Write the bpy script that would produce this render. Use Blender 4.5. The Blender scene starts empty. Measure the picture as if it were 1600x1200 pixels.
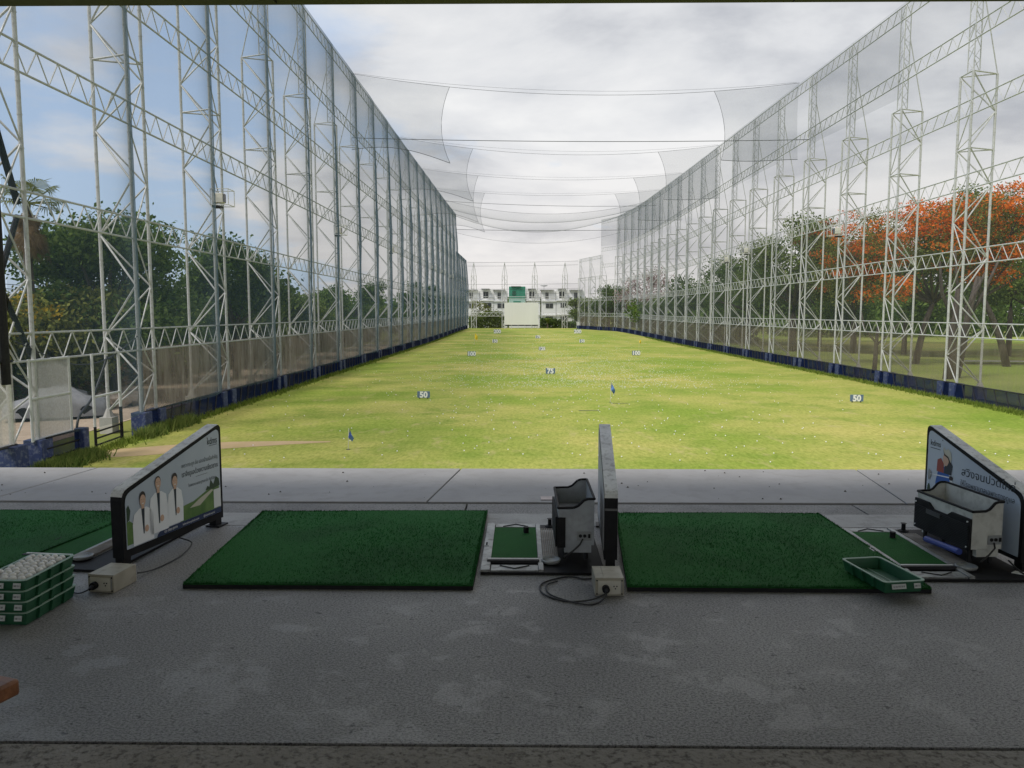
import bpy, bmesh, math, random
import numpy as np
from mathutils import Vector, Matrix
S = bpy.context.scene
C = S.collection
R = math.radians
rnd = random.Random(7)

# ------------------------------------------------------------------ camera, sky, sun, exposure
DECK = 3.7                      # tee deck above the range lawn
EYE = 5.1
cam_d = bpy.data.cameras.new('camera'); cam = bpy.data.objects.new('camera', cam_d); C.objects.link(cam)
cam_d.sensor_width = 36; cam_d.lens = 27.0; cam_d.clip_end = 4000; cam_d.clip_start = 0.05
cam.location = (0, 0, EYE); cam.rotation_euler = (R(90 - 5.285), 0, R(0.713))
S.camera = cam
SUN_EL, SUN_AZ = 56, 234        # azimuth clockwise from +Y: behind and to the left
world = bpy.data.worlds.new('World'); S.world = world; world.use_nodes = True
sun_d = bpy.data.lights.new('sun', 'SUN'); sun = bpy.data.objects.new('sun', sun_d); C.objects.link(sun)
sun_d.energy = 1.5; sun_d.angle = R(12); sun_d.color = (1, .95, .87)
az, el = R(SUN_AZ), R(SUN_EL)
sdir = Vector((math.sin(az) * math.cos(el), math.cos(az) * math.cos(el), math.sin(el)))
sun.rotation_euler = sdir.to_track_quat('Z', 'Y').to_euler(); sun.location = sdir * 60
S.view_settings.view_transform = 'Standard'; S.view_settings.look = 'None'
S.view_settings.exposure = 1.08; S.view_settings.gamma = 1; S.view_settings.use_curve_mapping = False
S.cycles.transparent_max_bounces = 40; S.cycles.max_bounces = 7; S.cycles.diffuse_bounces = 4
S.cycles.use_denoising = True

def nd(nt, t, **kw):
    n = nt.nodes.new(t)
    for k, v in kw.items():
        if k.startswith('_'): setattr(n, k[1:], v)
        else: n.inputs[k.replace('__', ' ')].default_value = v
    return n
def ramp(nt, stops, src=None, interp='LINEAR'):
    n = nt.nodes.new('ShaderNodeValToRGB'); n.color_ramp.interpolation = interp
    e = n.color_ramp.elements
    while len(e) < len(stops): e.new(.5)
    for k, (p, c) in zip(e, stops):
        k.position = p; k.color = (c, c, c, 1) if not hasattr(c, '__len__') else (*c[:3], 1)
    if src is not None: nt.links.new(src, n.inputs[0])
    return n.outputs[0]
def mixc(nt, f, a, b, blend='MIX'):
    n = nt.nodes.new('ShaderNodeMix'); n.data_type = 'RGBA'; n.blend_type = blend
    for s, v in ((n.inputs[0], f), (n.inputs[6], a), (n.inputs[7], b)):
        if hasattr(v, 'is_linked'): nt.links.new(v, s)
        else: s.default_value = v if not hasattr(v, '__len__') else (*v[:3], 1)
    return n.outputs[2]
def mth(nt, op, a, b=None, clamp=False):
    n = nt.nodes.new('ShaderNodeMath'); n.operation = op; n.use_clamp = clamp
    for s, v in ((n.inputs[0], a), (n.inputs[1], b)):
        if v is None: continue
        if hasattr(v, 'is_linked'): nt.links.new(v, s)
        else: s.default_value = v
    return n.outputs[0]

# sky: Nishita blue seen through broken cloud
nt = world.node_tree; nt.nodes.clear()
out = nt.nodes.new('ShaderNodeOutputWorld'); bg = nt.nodes.new('ShaderNodeBackground')
sky = nt.nodes.new('ShaderNodeTexSky'); sky.sky_type = 'NISHITA'; sky.sun_disc = False
sky.sun_elevation = el; sky.sun_rotation = az; sky.air_density = 1.0; sky.dust_density = 1.5
tc = nt.nodes.new('ShaderNodeTexCoord'); sep = nt.nodes.new('ShaderNodeSeparateXYZ')
nt.links.new(tc.outputs['Generated'], sep.inputs[0])
zz = mth(nt, 'ADD', mth(nt, 'MAXIMUM', sep.outputs[2], 0.0), 0.16)
cmb = nt.nodes.new('ShaderNodeCombineXYZ')
nt.links.new(mth(nt, 'DIVIDE', sep.outputs[0], zz), cmb.inputs[0]); nt.links.new(mth(nt, 'DIVIDE', sep.outputs[1], zz), cmb.inputs[1])
mp = nd(nt, 'ShaderNodeMapping'); mp.inputs['Location'].default_value = (3.1, 1.7, .4); nt.links.new(cmb.outputs[0], mp.inputs[0])
n1 = nd(nt, 'ShaderNodeTexNoise', Scale=0.95, Detail=9, Roughness=.55, Distortion=.15); nt.links.new(mp.outputs[0], n1.inputs['Vector'])
n2 = nd(nt, 'ShaderNodeTexNoise', Scale=1.15, Detail=9, Roughness=.56, Distortion=.2); nt.links.new(mp.outputs[0], n2.inputs['Vector'])
left = mth(nt, 'MULTIPLY', mth(nt, 'SUBTRACT', mth(nt, 'MULTIPLY', sep.outputs[0], -1.0), 0.16), 0.62)
cover = mth(nt, 'SUBTRACT', n1.outputs[0], mth(nt, 'MAXIMUM', left, -.08))
cf = ramp(nt, [(.33, .06), (.46, 1.0)], cover)
ccol = ramp(nt, [(.36, (2.5, 2.6, 2.82)), (.47, (3.5, 3.57, 3.7)), (.60, (4.2, 4.22, 4.25))], n2.outputs[0])
warm = ramp(nt, [(.0, 1.0), (.22, .0)], sep.outputs[2])
ccol = mixc(nt, mth(nt, 'MULTIPLY', warm, .55), ccol, (4.1, 3.75, 3.5))
skyc = mixc(nt, .75, sky.outputs[0], (2.2, 2.9, 4.0))
nt.links.new(mixc(nt, cf, skyc, ccol), bg.inputs[0]); bg.inputs[1].default_value = 0.1
nt.links.new(bg.outputs[0], out.inputs[0])

# ------------------------------------------------------------------ materials
MATS = {}
def pmat(name, c1, c2=None, scale=5, rough=.6, bump=0, bscale=None, detail=4, metal=0, spec=.5, stretch=(1, 1, 1), lo=.35, hi=.65, coord='Object', c3=None, s3=40, f3=.5, trans=0):
    if name in MATS: return MATS[name]
    m = bpy.data.materials.new(name); m.use_nodes = True; t = m.node_tree
    b = t.nodes['Principled BSDF']; b.inputs['Roughness'].default_value = rough; b.inputs['Metallic'].default_value = metal
    b.inputs['Specular IOR Level'].default_value = spec
    if coord == 'World': vec = t.nodes.new('ShaderNodeNewGeometry').outputs['Position']
    else: vec = t.nodes.new('ShaderNodeTexCoord').outputs[coord]
    mp = t.nodes.new('ShaderNodeMapping'); mp.inputs['Scale'].default_value = stretch; t.links.new(vec, mp.inputs[0]); vec = mp.outputs[0]
    if c2 is None: b.inputs['Base Color'].default_value = (*c1, 1); col = None
    else:
        n = nd(t, 'ShaderNodeTexNoise', Scale=scale, Detail=detail, Roughness=.6); t.links.new(vec, n.inputs['Vector'])
        col = ramp(t, [(lo, c1), (hi, c2)], n.outputs[0])
        if c3 is not None:
            n3 = nd(t, 'ShaderNodeTexNoise', Scale=s3, Detail=3, Roughness=.6); t.links.new(vec, n3.inputs['Vector'])
            col = mixc(t, mth(t, 'MULTIPLY', ramp(t, [(.5, 0.), (.68, 1.)], n3.outputs[0]), f3), col, c3)
        t.links.new(col, b.inputs['Base Color'])
    if bump:
        nb = nd(t, 'ShaderNodeTexNoise', Scale=bscale or scale * 4, Detail=5, Roughness=.6); t.links.new(vec, nb.inputs['Vector'])
        bp = nd(t, 'ShaderNodeBump', Strength=bump, Distance=.02); t.links.new(nb.outputs[0], bp.inputs['Height']); t.links.new(bp.outputs[0], b.inputs['Normal'])
    if trans: b.inputs['Transmission Weight'].default_value = trans
    MATS[name] = m; return m

def leafmat(name, c1, c2, tr=.3):
    m = bpy.data.materials.new(name); m.use_nodes = True; t = m.node_tree; t.nodes.clear()
    o = t.nodes.new('ShaderNodeOutputMaterial'); g = t.nodes.new('ShaderNodeNewGeometry')
    n = nd(t, 'ShaderNodeTexNoise', Scale=.55, Detail=3); t.links.new(g.outputs['Position'], n.inputs['Vector'])
    f = mth(t, 'ADD', mth(t, 'MULTIPLY', g.outputs['Random Per Island'], .55), mth(t, 'MULTIPLY', n.outputs[0], .5))
    col = ramp(t, [(.2, c1), (.8, c2)], f)
    d = nd(t, 'ShaderNodeBsdfDiffuse'); tl = nd(t, 'ShaderNodeBsdfTranslucent'); mx = nd(t, 'ShaderNodeMixShader', Fac=tr)
    t.links.new(col, d.inputs[0]); t.links.new(col, tl.inputs[0]); t.links.new(d.outputs[0], mx.inputs[1]); t.links.new(tl.outputs[0], mx.inputs[2])
    t.links.new(mx.outputs[0], o.inputs[0]); MATS[name] = m; return m

def netmat(name, col, cov, streak=0.0, col2=None, sscale=(3, 3, .3), light=.3, vmin=.05):
    """Netting: a sheet that covers the share cov of what lies straight behind it, more where it is seen edge-on (more thread in the way)."""
    m = bpy.data.materials.new(name); m.use_nodes = True; t = m.node_tree; t.nodes.clear()
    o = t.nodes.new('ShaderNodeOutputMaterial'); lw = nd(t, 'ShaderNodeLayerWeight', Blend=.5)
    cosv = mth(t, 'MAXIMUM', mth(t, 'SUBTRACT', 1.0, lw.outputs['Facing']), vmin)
    g = t.nodes.new('ShaderNodeNewGeometry'); mp = t.nodes.new('ShaderNodeMapping'); mp.inputs['Scale'].default_value = sscale
    t.links.new(g.outputs['Position'], mp.inputs[0])
    n = nd(t, 'ShaderNodeTexNoise', Scale=1.0, Detail=4, Roughness=.6); t.links.new(mp.outputs[0], n.inputs['Vector'])
    c = mth(t, 'ADD', cov, mth(t, 'MULTIPLY', mth(t, 'SUBTRACT', n.outputs[0], .5), streak)) if streak else cov
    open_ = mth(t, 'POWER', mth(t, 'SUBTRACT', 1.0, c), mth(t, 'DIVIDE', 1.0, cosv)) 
    d = nd(t, 'ShaderNodeBsdfDiffuse'); tl = nd(t, 'ShaderNodeBsdfTranslucent'); mx = nd(t, 'ShaderNodeMixShader', Fac=light)
    cc = ramp(t, [(.35, col), (.65, col2 or col)], n.outputs[0])
    t.links.new(cc, d.inputs[0]); t.links.new(cc, tl.inputs[0]); t.links.new(d.outputs[0], mx.inputs[1]); t.links.new(tl.outputs[0], mx.inputs[2])
    tr = t.nodes.new('ShaderNodeBsdfTransparent'); m2 = t.nodes.new('ShaderNodeMixShader')
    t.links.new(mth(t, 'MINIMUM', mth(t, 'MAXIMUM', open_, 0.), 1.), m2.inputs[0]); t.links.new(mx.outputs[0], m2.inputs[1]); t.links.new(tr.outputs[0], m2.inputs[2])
    t.links.new(m2.outputs[0], o.inputs[0]); MATS[name] = m; return m

M_steel = pmat('painted_steel', (.54, .54, .52), (.66, .66, .64), 3, .5, c3=(.33, .29, .24), s3=9, f3=.45, coord='World')
M_white = pmat('white_paint', (.68, .68, .65), (.78, .78, .76), 4, .5)
M_navy = pmat('navy_paint', (.012, .024, .085), (.02, .036, .125), 3, .6, c3=(.2, .22, .27), s3=7, f3=.5, coord='World')
M_dark = pmat('black_steel', (.014, .014, .016), (.028, .028, .03), 8, .55, spec=.3)
M_black = pmat('black_plastic', (.007, .007, .008), (.014, .014, .015), 14, .6, spec=.2)
M_cable = pmat('black_rubber', (.015, .015, .016), None, rough=.5)
M_wire = pmat('wire', (.06, .065, .07), None, rough=.6)
M_wood = pmat('varnished_wood', (.16, .06, .025), (.27, .11, .045), 3, .4, bump=.15, stretch=(1, 9, 9))
M_tin = pmat('galvanised_plate', (.24, .25, .25), (.40, .41, .40), 7, .5, c3=(.10, .09, .08), s3=22, f3=.7, metal=.3)
M_cream = pmat('cream_metal', (.30, .28, .22), (.40, .37, .30), 6, .45, c3=(.22, .19, .14), s3=20, f3=.5)
M_grey = pmat('light_grey_plastic', (.29, .31, .33), (.36, .38, .40), 8, .45, c3=(.2, .2, .2), s3=25, f3=.35)
M_bone = pmat('bone_plastic', (.50, .50, .46), (.58, .58, .53), 8, .45, c3=(.25, .24, .2), s3=20, f3=.4)
M_crate = pmat('green_plastic', (.010, .075, .032), (.018, .10, .045), 7, .45)
M_rim = pmat('pale_green_rim', (.22, .33, .26), (.30, .41, .33), 9, .5)
M_ball = pmat('ball_white', (.66, .65, .62), (.8, .79, .77), 30, .4, c3=(.35, .33, .3), s3=25, f3=.5)
M_fieldball = pmat('field_ball_white', (.86, .86, .84), None, rough=.4)
M_bluep = pmat('blue_plastic', (.02, .04, .22), (.03, .06, .3), 9, .4)

# ------------------------------------------------------------------ helpers
class MB:
    def __init__(s): s.v = []; s.f = []; s.m = []; s.mi = 0
    def add(s, vs, fs):
        o = len(s.v); s.v += [tuple(p) for p in vs]; s.f += [tuple(i + o for i in f) for f in fs]; s.m += [s.mi] * len(fs); return s
    def box(s, c, d, rz=0, M=None):
        x, y, z = (k / 2 for k in d); vs = [Vector((a * x, b * y, e * z)) for e in (-1, 1) for a, b in ((-1, -1), (1, -1), (1, 1), (-1, 1))]
        if rz: vs = [Matrix.Rotation(rz, 3, 'Z') @ p for p in vs]
        if M is not None: vs = [M @ p for p in vs]
        vs = [p + Vector(c) for p in vs]
        return s.add(vs, [(3, 2, 1, 0), (4, 5, 6, 7), (0, 1, 5, 4), (1, 2, 6, 5), (2, 3, 7, 6), (3, 0, 4, 7)])
    def tube(s, a, b, r, n=6, r2=None, cap=True):
        a, b = Vector(a), Vector(b); d = b - a
        if d.length < 1e-6: return s
        q = d.to_track_quat('Z', 'Y'); r2 = r if r2 is None else r2
        ring = [(math.cos(2 * math.pi * i / n), math.sin(2 * math.pi * i / n)) for i in range(n)]
        vs = [a + q @ Vector((x * r, y * r, 0)) for x, y in ring] + [b + q @ Vector((x * r2, y * r2, 0)) for x, y in ring]
        fs = [(i, (i + 1) % n, n + (i + 1) % n, n + i) for i in range(n)]
        if cap: fs += [tuple(reversed(range(n))), tuple(range(n, 2 * n))]
        return s.add(vs, fs)
    def path(s, pts, r, n=6, r2=None):
        k = len(pts) - 1; pts = [Vector(p) for p in pts]; rr = [r + ((r2 if r2 is not None else r) - r) * i / k for i in range(k + 1)]
        vs = []
        for i, p in enumerate(pts):
            d = (pts[min(i + 1, k)] - pts[max(i - 1, 0)]); q = d.to_track_quat('Z', 'Y')
            vs += [p + q @ Vector((math.cos(2 * math.pi * j / n) * rr[i], math.sin(2 * math.pi * j / n) * rr[i], 0)) for j in range(n)]
        fs = [(i * n + j, i * n + (j + 1) % n, (i + 1) * n + (j + 1) % n, (i + 1) * n + j) for i in range(k) for j in range(n)]
        fs += [tuple(reversed(range(n))), tuple(range(k * n, k * n + n))]
        return s.add(vs, fs)
    def lathe(s, prof, c=(0, 0, 0), n=16):
        vs = [(c[0] + r * math.cos(2 * math.pi * j / n), c[1] + r * math.sin(2 * math.pi * j / n), c[2] + z) for r, z in prof for j in range(n)]
        k = len(prof); fs = [(i * n + j, i * n + (j + 1) % n, (i + 1) * n + (j + 1) % n, (i + 1) * n + j) for i in range(k - 1) for j in range(n)]
        fs += [tuple(reversed(range(n))), tuple(range((k - 1) * n, k * n))]
        return s.add(vs, fs)
    def prism(s, poly, fn, d0, d1):
        """extrude the polygon (a, b) between depths d0 and d1; fn(a, b, d) -> point"""
        n = len(poly); vs = [fn(a, b, d0) for a, b in poly] + [fn(a, b, d1) for a, b in poly]
        return s.add(vs, [tuple(reversed(range(n))), tuple(range(n, 2 * n))] + [(i, (i + 1) % n, n + (i + 1) % n, n + i) for i in range(n)])
    def grid(s, fn, nu, nv):
        vs = [fn(i / nu, j / nv) for j in range(nv + 1) for i in range(nu + 1)]
        return s.add(vs, [(j * (nu + 1) + i, j * (nu + 1) + i + 1, (j + 1) * (nu + 1) + i + 1, (j + 1) * (nu + 1) + i) for j in range(nv) for i in range(nu)])
    def mesh(s, name, mats, smooth=False, fix=True):
        me = bpy.data.meshes.new(name); me.from_pydata(s.v, [], s.f)
        for m in (mats if isinstance(mats, (list, tuple)) else [mats]): me.materials.append(m)
        if any(s.m): me.polygons.foreach_set('material_index', s.m)
        if fix:
            bm = bmesh.new(); bm.from_mesh(me); bmesh.ops.recalc_face_normals(bm, faces=bm.faces); bm.to_mesh(me); bm.free()
        if smooth: me.polygons.foreach_set('use_smooth', [True] * len(me.polygons))
        me.update(); return me
    def obj(s, name, mats, parent=None, smooth=False, bevel=0, fix=True):
        return link(name, s.mesh(name, mats, smooth, fix), parent, bevel)
def link(name, me, parent=None, bevel=0):
    o = bpy.data.objects.new(name, me); C.objects.link(o)
    if parent: o.parent = parent
    if bevel:
        b = o.modifiers.new('bevel', 'BEVEL'); b.width = bevel; b.segments = 2; b.limit_method = 'ANGLE'; b.angle_limit = R(35)
    return o
def tag(o, label, cat, group=None, kind=None):
    o['label'] = label; o['category'] = cat
    if group: o['group'] = group
    if kind: o['kind'] = kind
    return o
def struct(o): o['kind'] = 'structure'; return o
def empty(name, loc, rz=0):
    o = bpy.data.objects.new(name, None); C.objects.link(o); o.location = loc; o.rotation_euler = (0, 0, rz); o.empty_display_size = .1; return o
def kids(o): return [c for c in bpy.data.objects if c.parent == o]
def dup(o, loc=None, rz=None, parent=None):
    ch = kids(o); c = o.copy(); C.objects.link(c)
    if parent: c.parent = parent
    if loc is not None: c.location = loc
    if rz is not None: c.rotation_euler = (0, 0, rz)
    for k in ch: dup(k, parent=c)
    return c
def gz(y):
    t = min(max((y - 120) / 100, 0), 1); return .55 * t * t * (3 - 2 * t)
ORD = ['nearest', 'second', 'third', 'fourth', 'fifth', 'sixth', 'seventh', 'eighth', 'ninth', 'tenth', 'eleventh', 'twelfth', 'thirteenth', 'fourteenth', 'fifteenth', 'sixteenth', 'seventeenth', 'eighteenth', 'nineteenth', 'twentieth', 'twenty-first', 'twenty-second', 'twenty-third', 'twenty-fourth', 'twenty-fifth']

# ------------------------------------------------------------------ ground
M_lawn = pmat('range_grass', (.21, .284, .040), (.41, .375, .112), .095, .9, bump=.5, bscale=16, detail=10, coord='World', lo=.38, hi=.64, c3=(.155, .235, .03), s3=.34, f3=.6, spec=.1)
def grain(m):
    t = m.node_tree; b = t.nodes['Principled BSDF']; src = b.inputs['Base Color'].links[0].from_socket; g = t.nodes.new('ShaderNodeNewGeometry').outputs['Position']
    mp = t.nodes.new('ShaderNodeMapping'); mp.inputs['Scale'].default_value = (1, .4, 1); t.links.new(g, mp.inputs[0])
    n = nd(t, 'ShaderNodeTexNoise', Scale=7, Detail=5, Roughness=.75); t.links.new(mp.outputs[0], n.inputs['Vector'])
    n2 = nd(t, 'ShaderNodeTexNoise', Scale=1.1, Detail=5, Roughness=.7); t.links.new(mp.outputs[0], n2.inputs['Vector'])
    c = mixc(t, 1.0, src, ramp(t, [(.32, (.62, .68, .5)), (.6, (1.1, 1.08, 1.1))], n.outputs[0]), 'MULTIPLY')
    c = mixc(t, mth(t, 'MULTIPLY', ramp(t, [(.56, 0.), (.70, 1.)], n2.outputs[0]), .55), c, (.44, .36, .17))
    t.links.new(c, b.inputs['Base Color'])
grain(M_lawn)
M_rough = pmat('outer_grass', (.11, .15, .03), (.22, .21, .06), .06, .95, bump=.4, bscale=4, coord='World', spec=.1)
M_dirt = pmat('pale_dirt', (.38, .30, .22), (.48, .38, .29), .5, .95, bump=.4, bscale=6, coord='World', c3=(.25, .19, .13), s3=1.6, f3=.6, spec=.1)
b = MB(); b.grid(lambda u, v: (-900 + 1800 * u, -300 + 2100 * v, -.05), 4, 4); struct(b.obj('ground', M_rough))
LX, RX = -16.0, 25.8
def rwall(y):                                        # right wall bends in towards the far end
    return RX - .0 if y < 158 else RX - .0011 * (y - 158) ** 2
b = MB()
ys = list(range(7, 26, 3)) + list(range(26, 236, 6)) + [236]
for i in range(len(ys) - 1):
    y0, y1 = ys[i], ys[i + 1]
    def P(u, v, y0=y0, y1=y1):
        y = y0 + (y1 - y0) * v; x0, x1 = LX - .2, max(rwall(y), 16) + .2; return (x0 + (x1 - x0) * u, y, gz(y))
    b.grid(P, 10, 1)
lawn = struct(b.obj('lawn', M_lawn))
b = MB(); b.grid(lambda u, v: (-21.5 - 1.2 * math.sin(v * 5) + (-5.5 + 9.2 * u), 8 + 120 * v, -.035 + .01 * math.sin(u * 9) * math.sin(v * 30)), 8, 24); struct(b.obj('dirt_road', M_dirt))
b = MB()
pth = [(-15.6, 27.2, .9), (-13.5, 28.2, 1.1), (-11.5, 29.2, .85), (-9.3, 29.8, .45), (-7.6, 30.1, .12)]
for (x0, y0, w0), (x1, y1, w1) in zip(pth, pth[1:]): b.add([(x0, y0 - w0, .006), (x1, y1 - w1, .006), (x1, y1 + w1, .006), (x0, y0 + w0, .006)], [(0, 1, 2, 3)])
struct(b.obj('dirt_path', pmat('worn_path', (.50, .36, .22), (.44, .33, .17), .7, .95, coord='World', spec=.1)))
M_fair = pmat('fairway_grass', (.22, .30, .05), (.33, .36, .10), .05, .95, bump=.3, bscale=3, coord='World', spec=.1)
b = MB(); b.grid(lambda u, v: (27.5 + 90 * u, 15 + 190 * v, -.03 + .25 * math.sin(v * 7 + u * 3) * u), 8, 12); struct(b.obj('fairway', M_fair))
b = MB(); b.grid(lambda u, v: (44 + 14 * u, 78 + 2.2 * v - 3 * u * u, .22), 6, 1); struct(b.obj('cart_path', pmat('pale_path', (.52, .48, .42), (.6, .56, .5), 1, .9, coord='World')))

# ------------------------------------------------------------------ the tee deck
M_floor = None
def floor_mat():
    m = bpy.data.materials.new('worn_screed'); m.use_nodes = True; t = m.node_tree; bs = t.nodes['Principled BSDF']
    g = t.nodes.new('ShaderNodeNewGeometry').outputs['Position']
    n1 = nd(t, 'ShaderNodeTexNoise', Scale=4.2, Detail=7, Roughness=.66, Distortion=.2); t.links.new(g, n1.inputs['Vector'])
    patch = ramp(t, [(.54, 0.), (.60, 1.)], n1.outputs[0])
    mp = t.nodes.new('ShaderNodeMapping'); mp.inputs['Scale'].default_value = (1, 1.5, 1); t.links.new(g, mp.inputs[0])
    n2 = nd(t, 'ShaderNodeTexNoise', Scale=90, Detail=8, Roughness=.82); t.links.new(mp.outputs[0], n2.inputs['Vector'])
    n3 = nd(t, 'ShaderNodeTexNoise', Scale=.8, Detail=4); t.links.new(g, n3.inputs['Vector'])
    base = ramp(t, [(.3, (.235, .228, .225)), (.7, (.385, .375, .37))], n3.outputs[0])
    grit = ramp(t, [(.40, .10), (.54, 1.15)], n2.outputs[0])
    gc = mixc(t, 1.0, base, grit, 'MULTIPLY')
    col = mixc(t, mth(t, 'MULTIPLY', patch, .3), gc, (.235, .228, .226))
    n4 = nd(t, 'ShaderNodeTexNoise', Scale=22, Detail=2, Roughness=.5); t.links.new(mp.outputs[0], n4.inputs['Vector'])
    col = mixc(t, mth(t, 'MULTIPLY', ramp(t, [(.70, 0.), (.74, 1.)], n4.outputs[0]), .8), col, (.03, .03, .03))
    t.links.new(col, bs.inputs['Base Color'])
    t.links.new(ramp(t, [(0, .43), (1, .38)], patch), bs.inputs['Roughness'])
    bp = nd(t, 'ShaderNodeBump', Strength=1.0, Distance=.008); h = mixc(t, mth(t, 'MULTIPLY', patch, .6), n2.outputs[0], (.55, .55, .55))
    t.links.new(h, bp.inputs['Height']); t.links.new(bp.outputs[0], bs.inputs['Normal']); return m
M_floor = floor_mat()
M_apron = pmat('smooth_concrete', (.245, .24, .238), (.305, .298, .295), .9, .75, bump=.12, bscale=40, coord='World', c3=(.22, .21, .2), s3=7, f3=.45)
M_asph = pmat('coarse_screed', (.20, .195, .19), (.30, .29, .28), 2.5, .85, bump=.7, bscale=90, coord='World', c3=(.10, .10, .095), s3=60, f3=.8)
M_conc = pmat('bay_concrete', (.28, .275, .265), (.36, .355, .34), 1.6, .8, bump=.3, bscale=50, coord='World', c3=(.18, .17, .16), s3=9, f3=.5)
M_pebble = pmat('pebbled_floor', (.22, .20, .17), (.30, .28, .25), 3, .8, bump=.9, bscale=70, coord='World', c3=(.07, .055, .045), s3=45, f3=.9)
def slab(name, x0, x1, y0, y1, z, h, m, bevel=0): 
    b = MB(); b.box(((x0 + x1) / 2, (y0 + y1) / 2, z - h / 2), (x1 - x0, y1 - y0, h)); return struct(b.obj(name, m, bevel=bevel))
slab('floor', -30, 30, 2.385, 4.95, DECK, .3, M_floor)
slab('rear_floor', -30, 30, -6, 2.365, DECK + .004, .3, M_pebble, .006)
slab('deck_core', -30, 30, -6, 6.6, DECK - .3, .25, M_asph)
slab('bay_floor', -30, 30, 4.95, 5.27, DECK + .002, .3, M_conc)
strip = struct(empty('screed_strip', (0, 0, 0)))
xs = [-30, -14, -10.2, -7.6, -5.0, -2.47, -.4, 2.42, 4.9, 8, 11, 14, 30]
for a, c in zip(xs, xs[1:]):
    b = MB(); b.box(((a + c) / 2, 5.412, DECK - .15), (c - a - .012, .276, .3)); b.obj('strip_slab', M_asph, strip, bevel=.004)
apron = struct(empty('apron', (0, 0, 0)))
xs = [-30, -14, -10.5, -7.1, -3.9, -.62, 2.9, 6.3, 9.8, 14, 30]
for a, c in zip(xs, xs[1:]):
    def TF(x, y, a=a, c=c): return Vector((x, y, 0))
    b = MB(); sk = .16
    b.prism([(a + .006 - sk / 2, 5.56), (c - .006 - sk / 2, 5.56), (c - .006 + sk / 2, 6.78), (a + .006 + sk / 2, 6.78)], lambda x, y, d: (x, y, d), DECK - .3, DECK + .012)
    b.obj('concrete_slab', M_apron, apron, bevel=.006)
b = MB(); b.box((.21, 5.66, DECK + .016), (.13, .1, .006)); struct(b.obj('cover_plate', pmat('pinkish_plate', (.42, .35, .33), (.5, .43, .41), 8, .7)))
# thin dark crumbs on the apron
b = MB()
for i in range(70):
    x, y = rnd.uniform(-5.5, 5.5), rnd.uniform(5.6, 6.7); s = rnd.uniform(.003, .011)
    b.add([(x - s, y, DECK + .014), (x, y - s * .7, DECK + .014), (x + s, y, DECK + .014), (x, y + s * .7, DECK + .014), (x, y, DECK + .014 + s)], [(0, 1, 4), (1, 2, 4), (2, 3, 4), (3, 0, 4)])
o = b.obj('leaf_litter', pmat('dark_litter', (.05, .04, .03), None)); tag(o, 'dark crumbs and leaf bits lying on the grey concrete apron', 'litter', kind='stuff')
# the building around the deck
M_ceil = pmat('dull_ceiling', (.70, .70, .68), (.76, .76, .74), 1, .8, coord='World')
M_wall = pmat('dull_wall', (.5, .5, .48), (.58, .58, .56), 1, .8, coord='World')
slab('ceiling', -30, 30, -4, 4.8, DECK + 3.75, .12, M_ceil)
slab('roof', -30.2, 30.2, -4.2, 4.8, DECK + 4.0, .2, M_wall)
b = MB(); b.box((0, -6.1, DECK + .45), (60.2, .2, .9)); struct(b.obj('back_wall', M_wall))
for i in range(11):
    b = MB(); b.box((-30 + 6 * i, -4, DECK + 1.85), (.3, .3, 3.65)); struct(b.obj('pillar', M_wall, bevel=.01))
beam = empty('roof_beam', (0, 4.9, DECK + 3.325)); tag(beam, 'dark steel beam along the roof edge above the tee deck', 'beam')
b = MB(); b.box((0, 0, .14), (60, .2, .28)); b.obj('beam_body', M_dark, beam)
for x in (-1.57, 1.72):
    b = MB(); b.box((x, 0, -.004), (.09, .12, .02)); b.obj('bracket', M_dark, beam)

# ------------------------------------------------------------------ golf mats
def turf_mat():
    m = bpy.data.materials.new('artificial_turf'); m.use_nodes = True; t = m.node_tree; bs = t.nodes['Principled BSDF']
    g = t.nodes.new('ShaderNodeNewGeometry').outputs['Position']
    n = nd(t, 'ShaderNodeTexNoise', Scale=230, Detail=3, Roughness=.7); t.links.new(g, n.inputs['Vector'])
    n2 = nd(t, 'ShaderNodeTexNoise', Scale=2.6, Detail=3); t.links.new(g, n2.inputs['Vector'])
    c = ramp(t, [(.35, (.008, .065, .012)), (.65, (.022, .15, .028))], n.outputs[0]); c = mixc(t, ramp(t, [(.42, 0.), (.66, .45)], n2.outputs[0]), c, (.008, .05, .010))
    t.links.new(c, bs.inputs['Base Color']); bs.inputs['Roughness'].default_value = .8; bs.inputs['Specular IOR Level'].default_value = .15
    bp = nd(t, 'ShaderNodeBump', Strength=.7, Distance=.006); t.links.new(n.outputs[0], bp.inputs['Height']); t.links.new(bp.outputs[0], bs.inputs['Normal']); MATS['turf'] = m; return m
M_turf = turf_mat()
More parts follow.
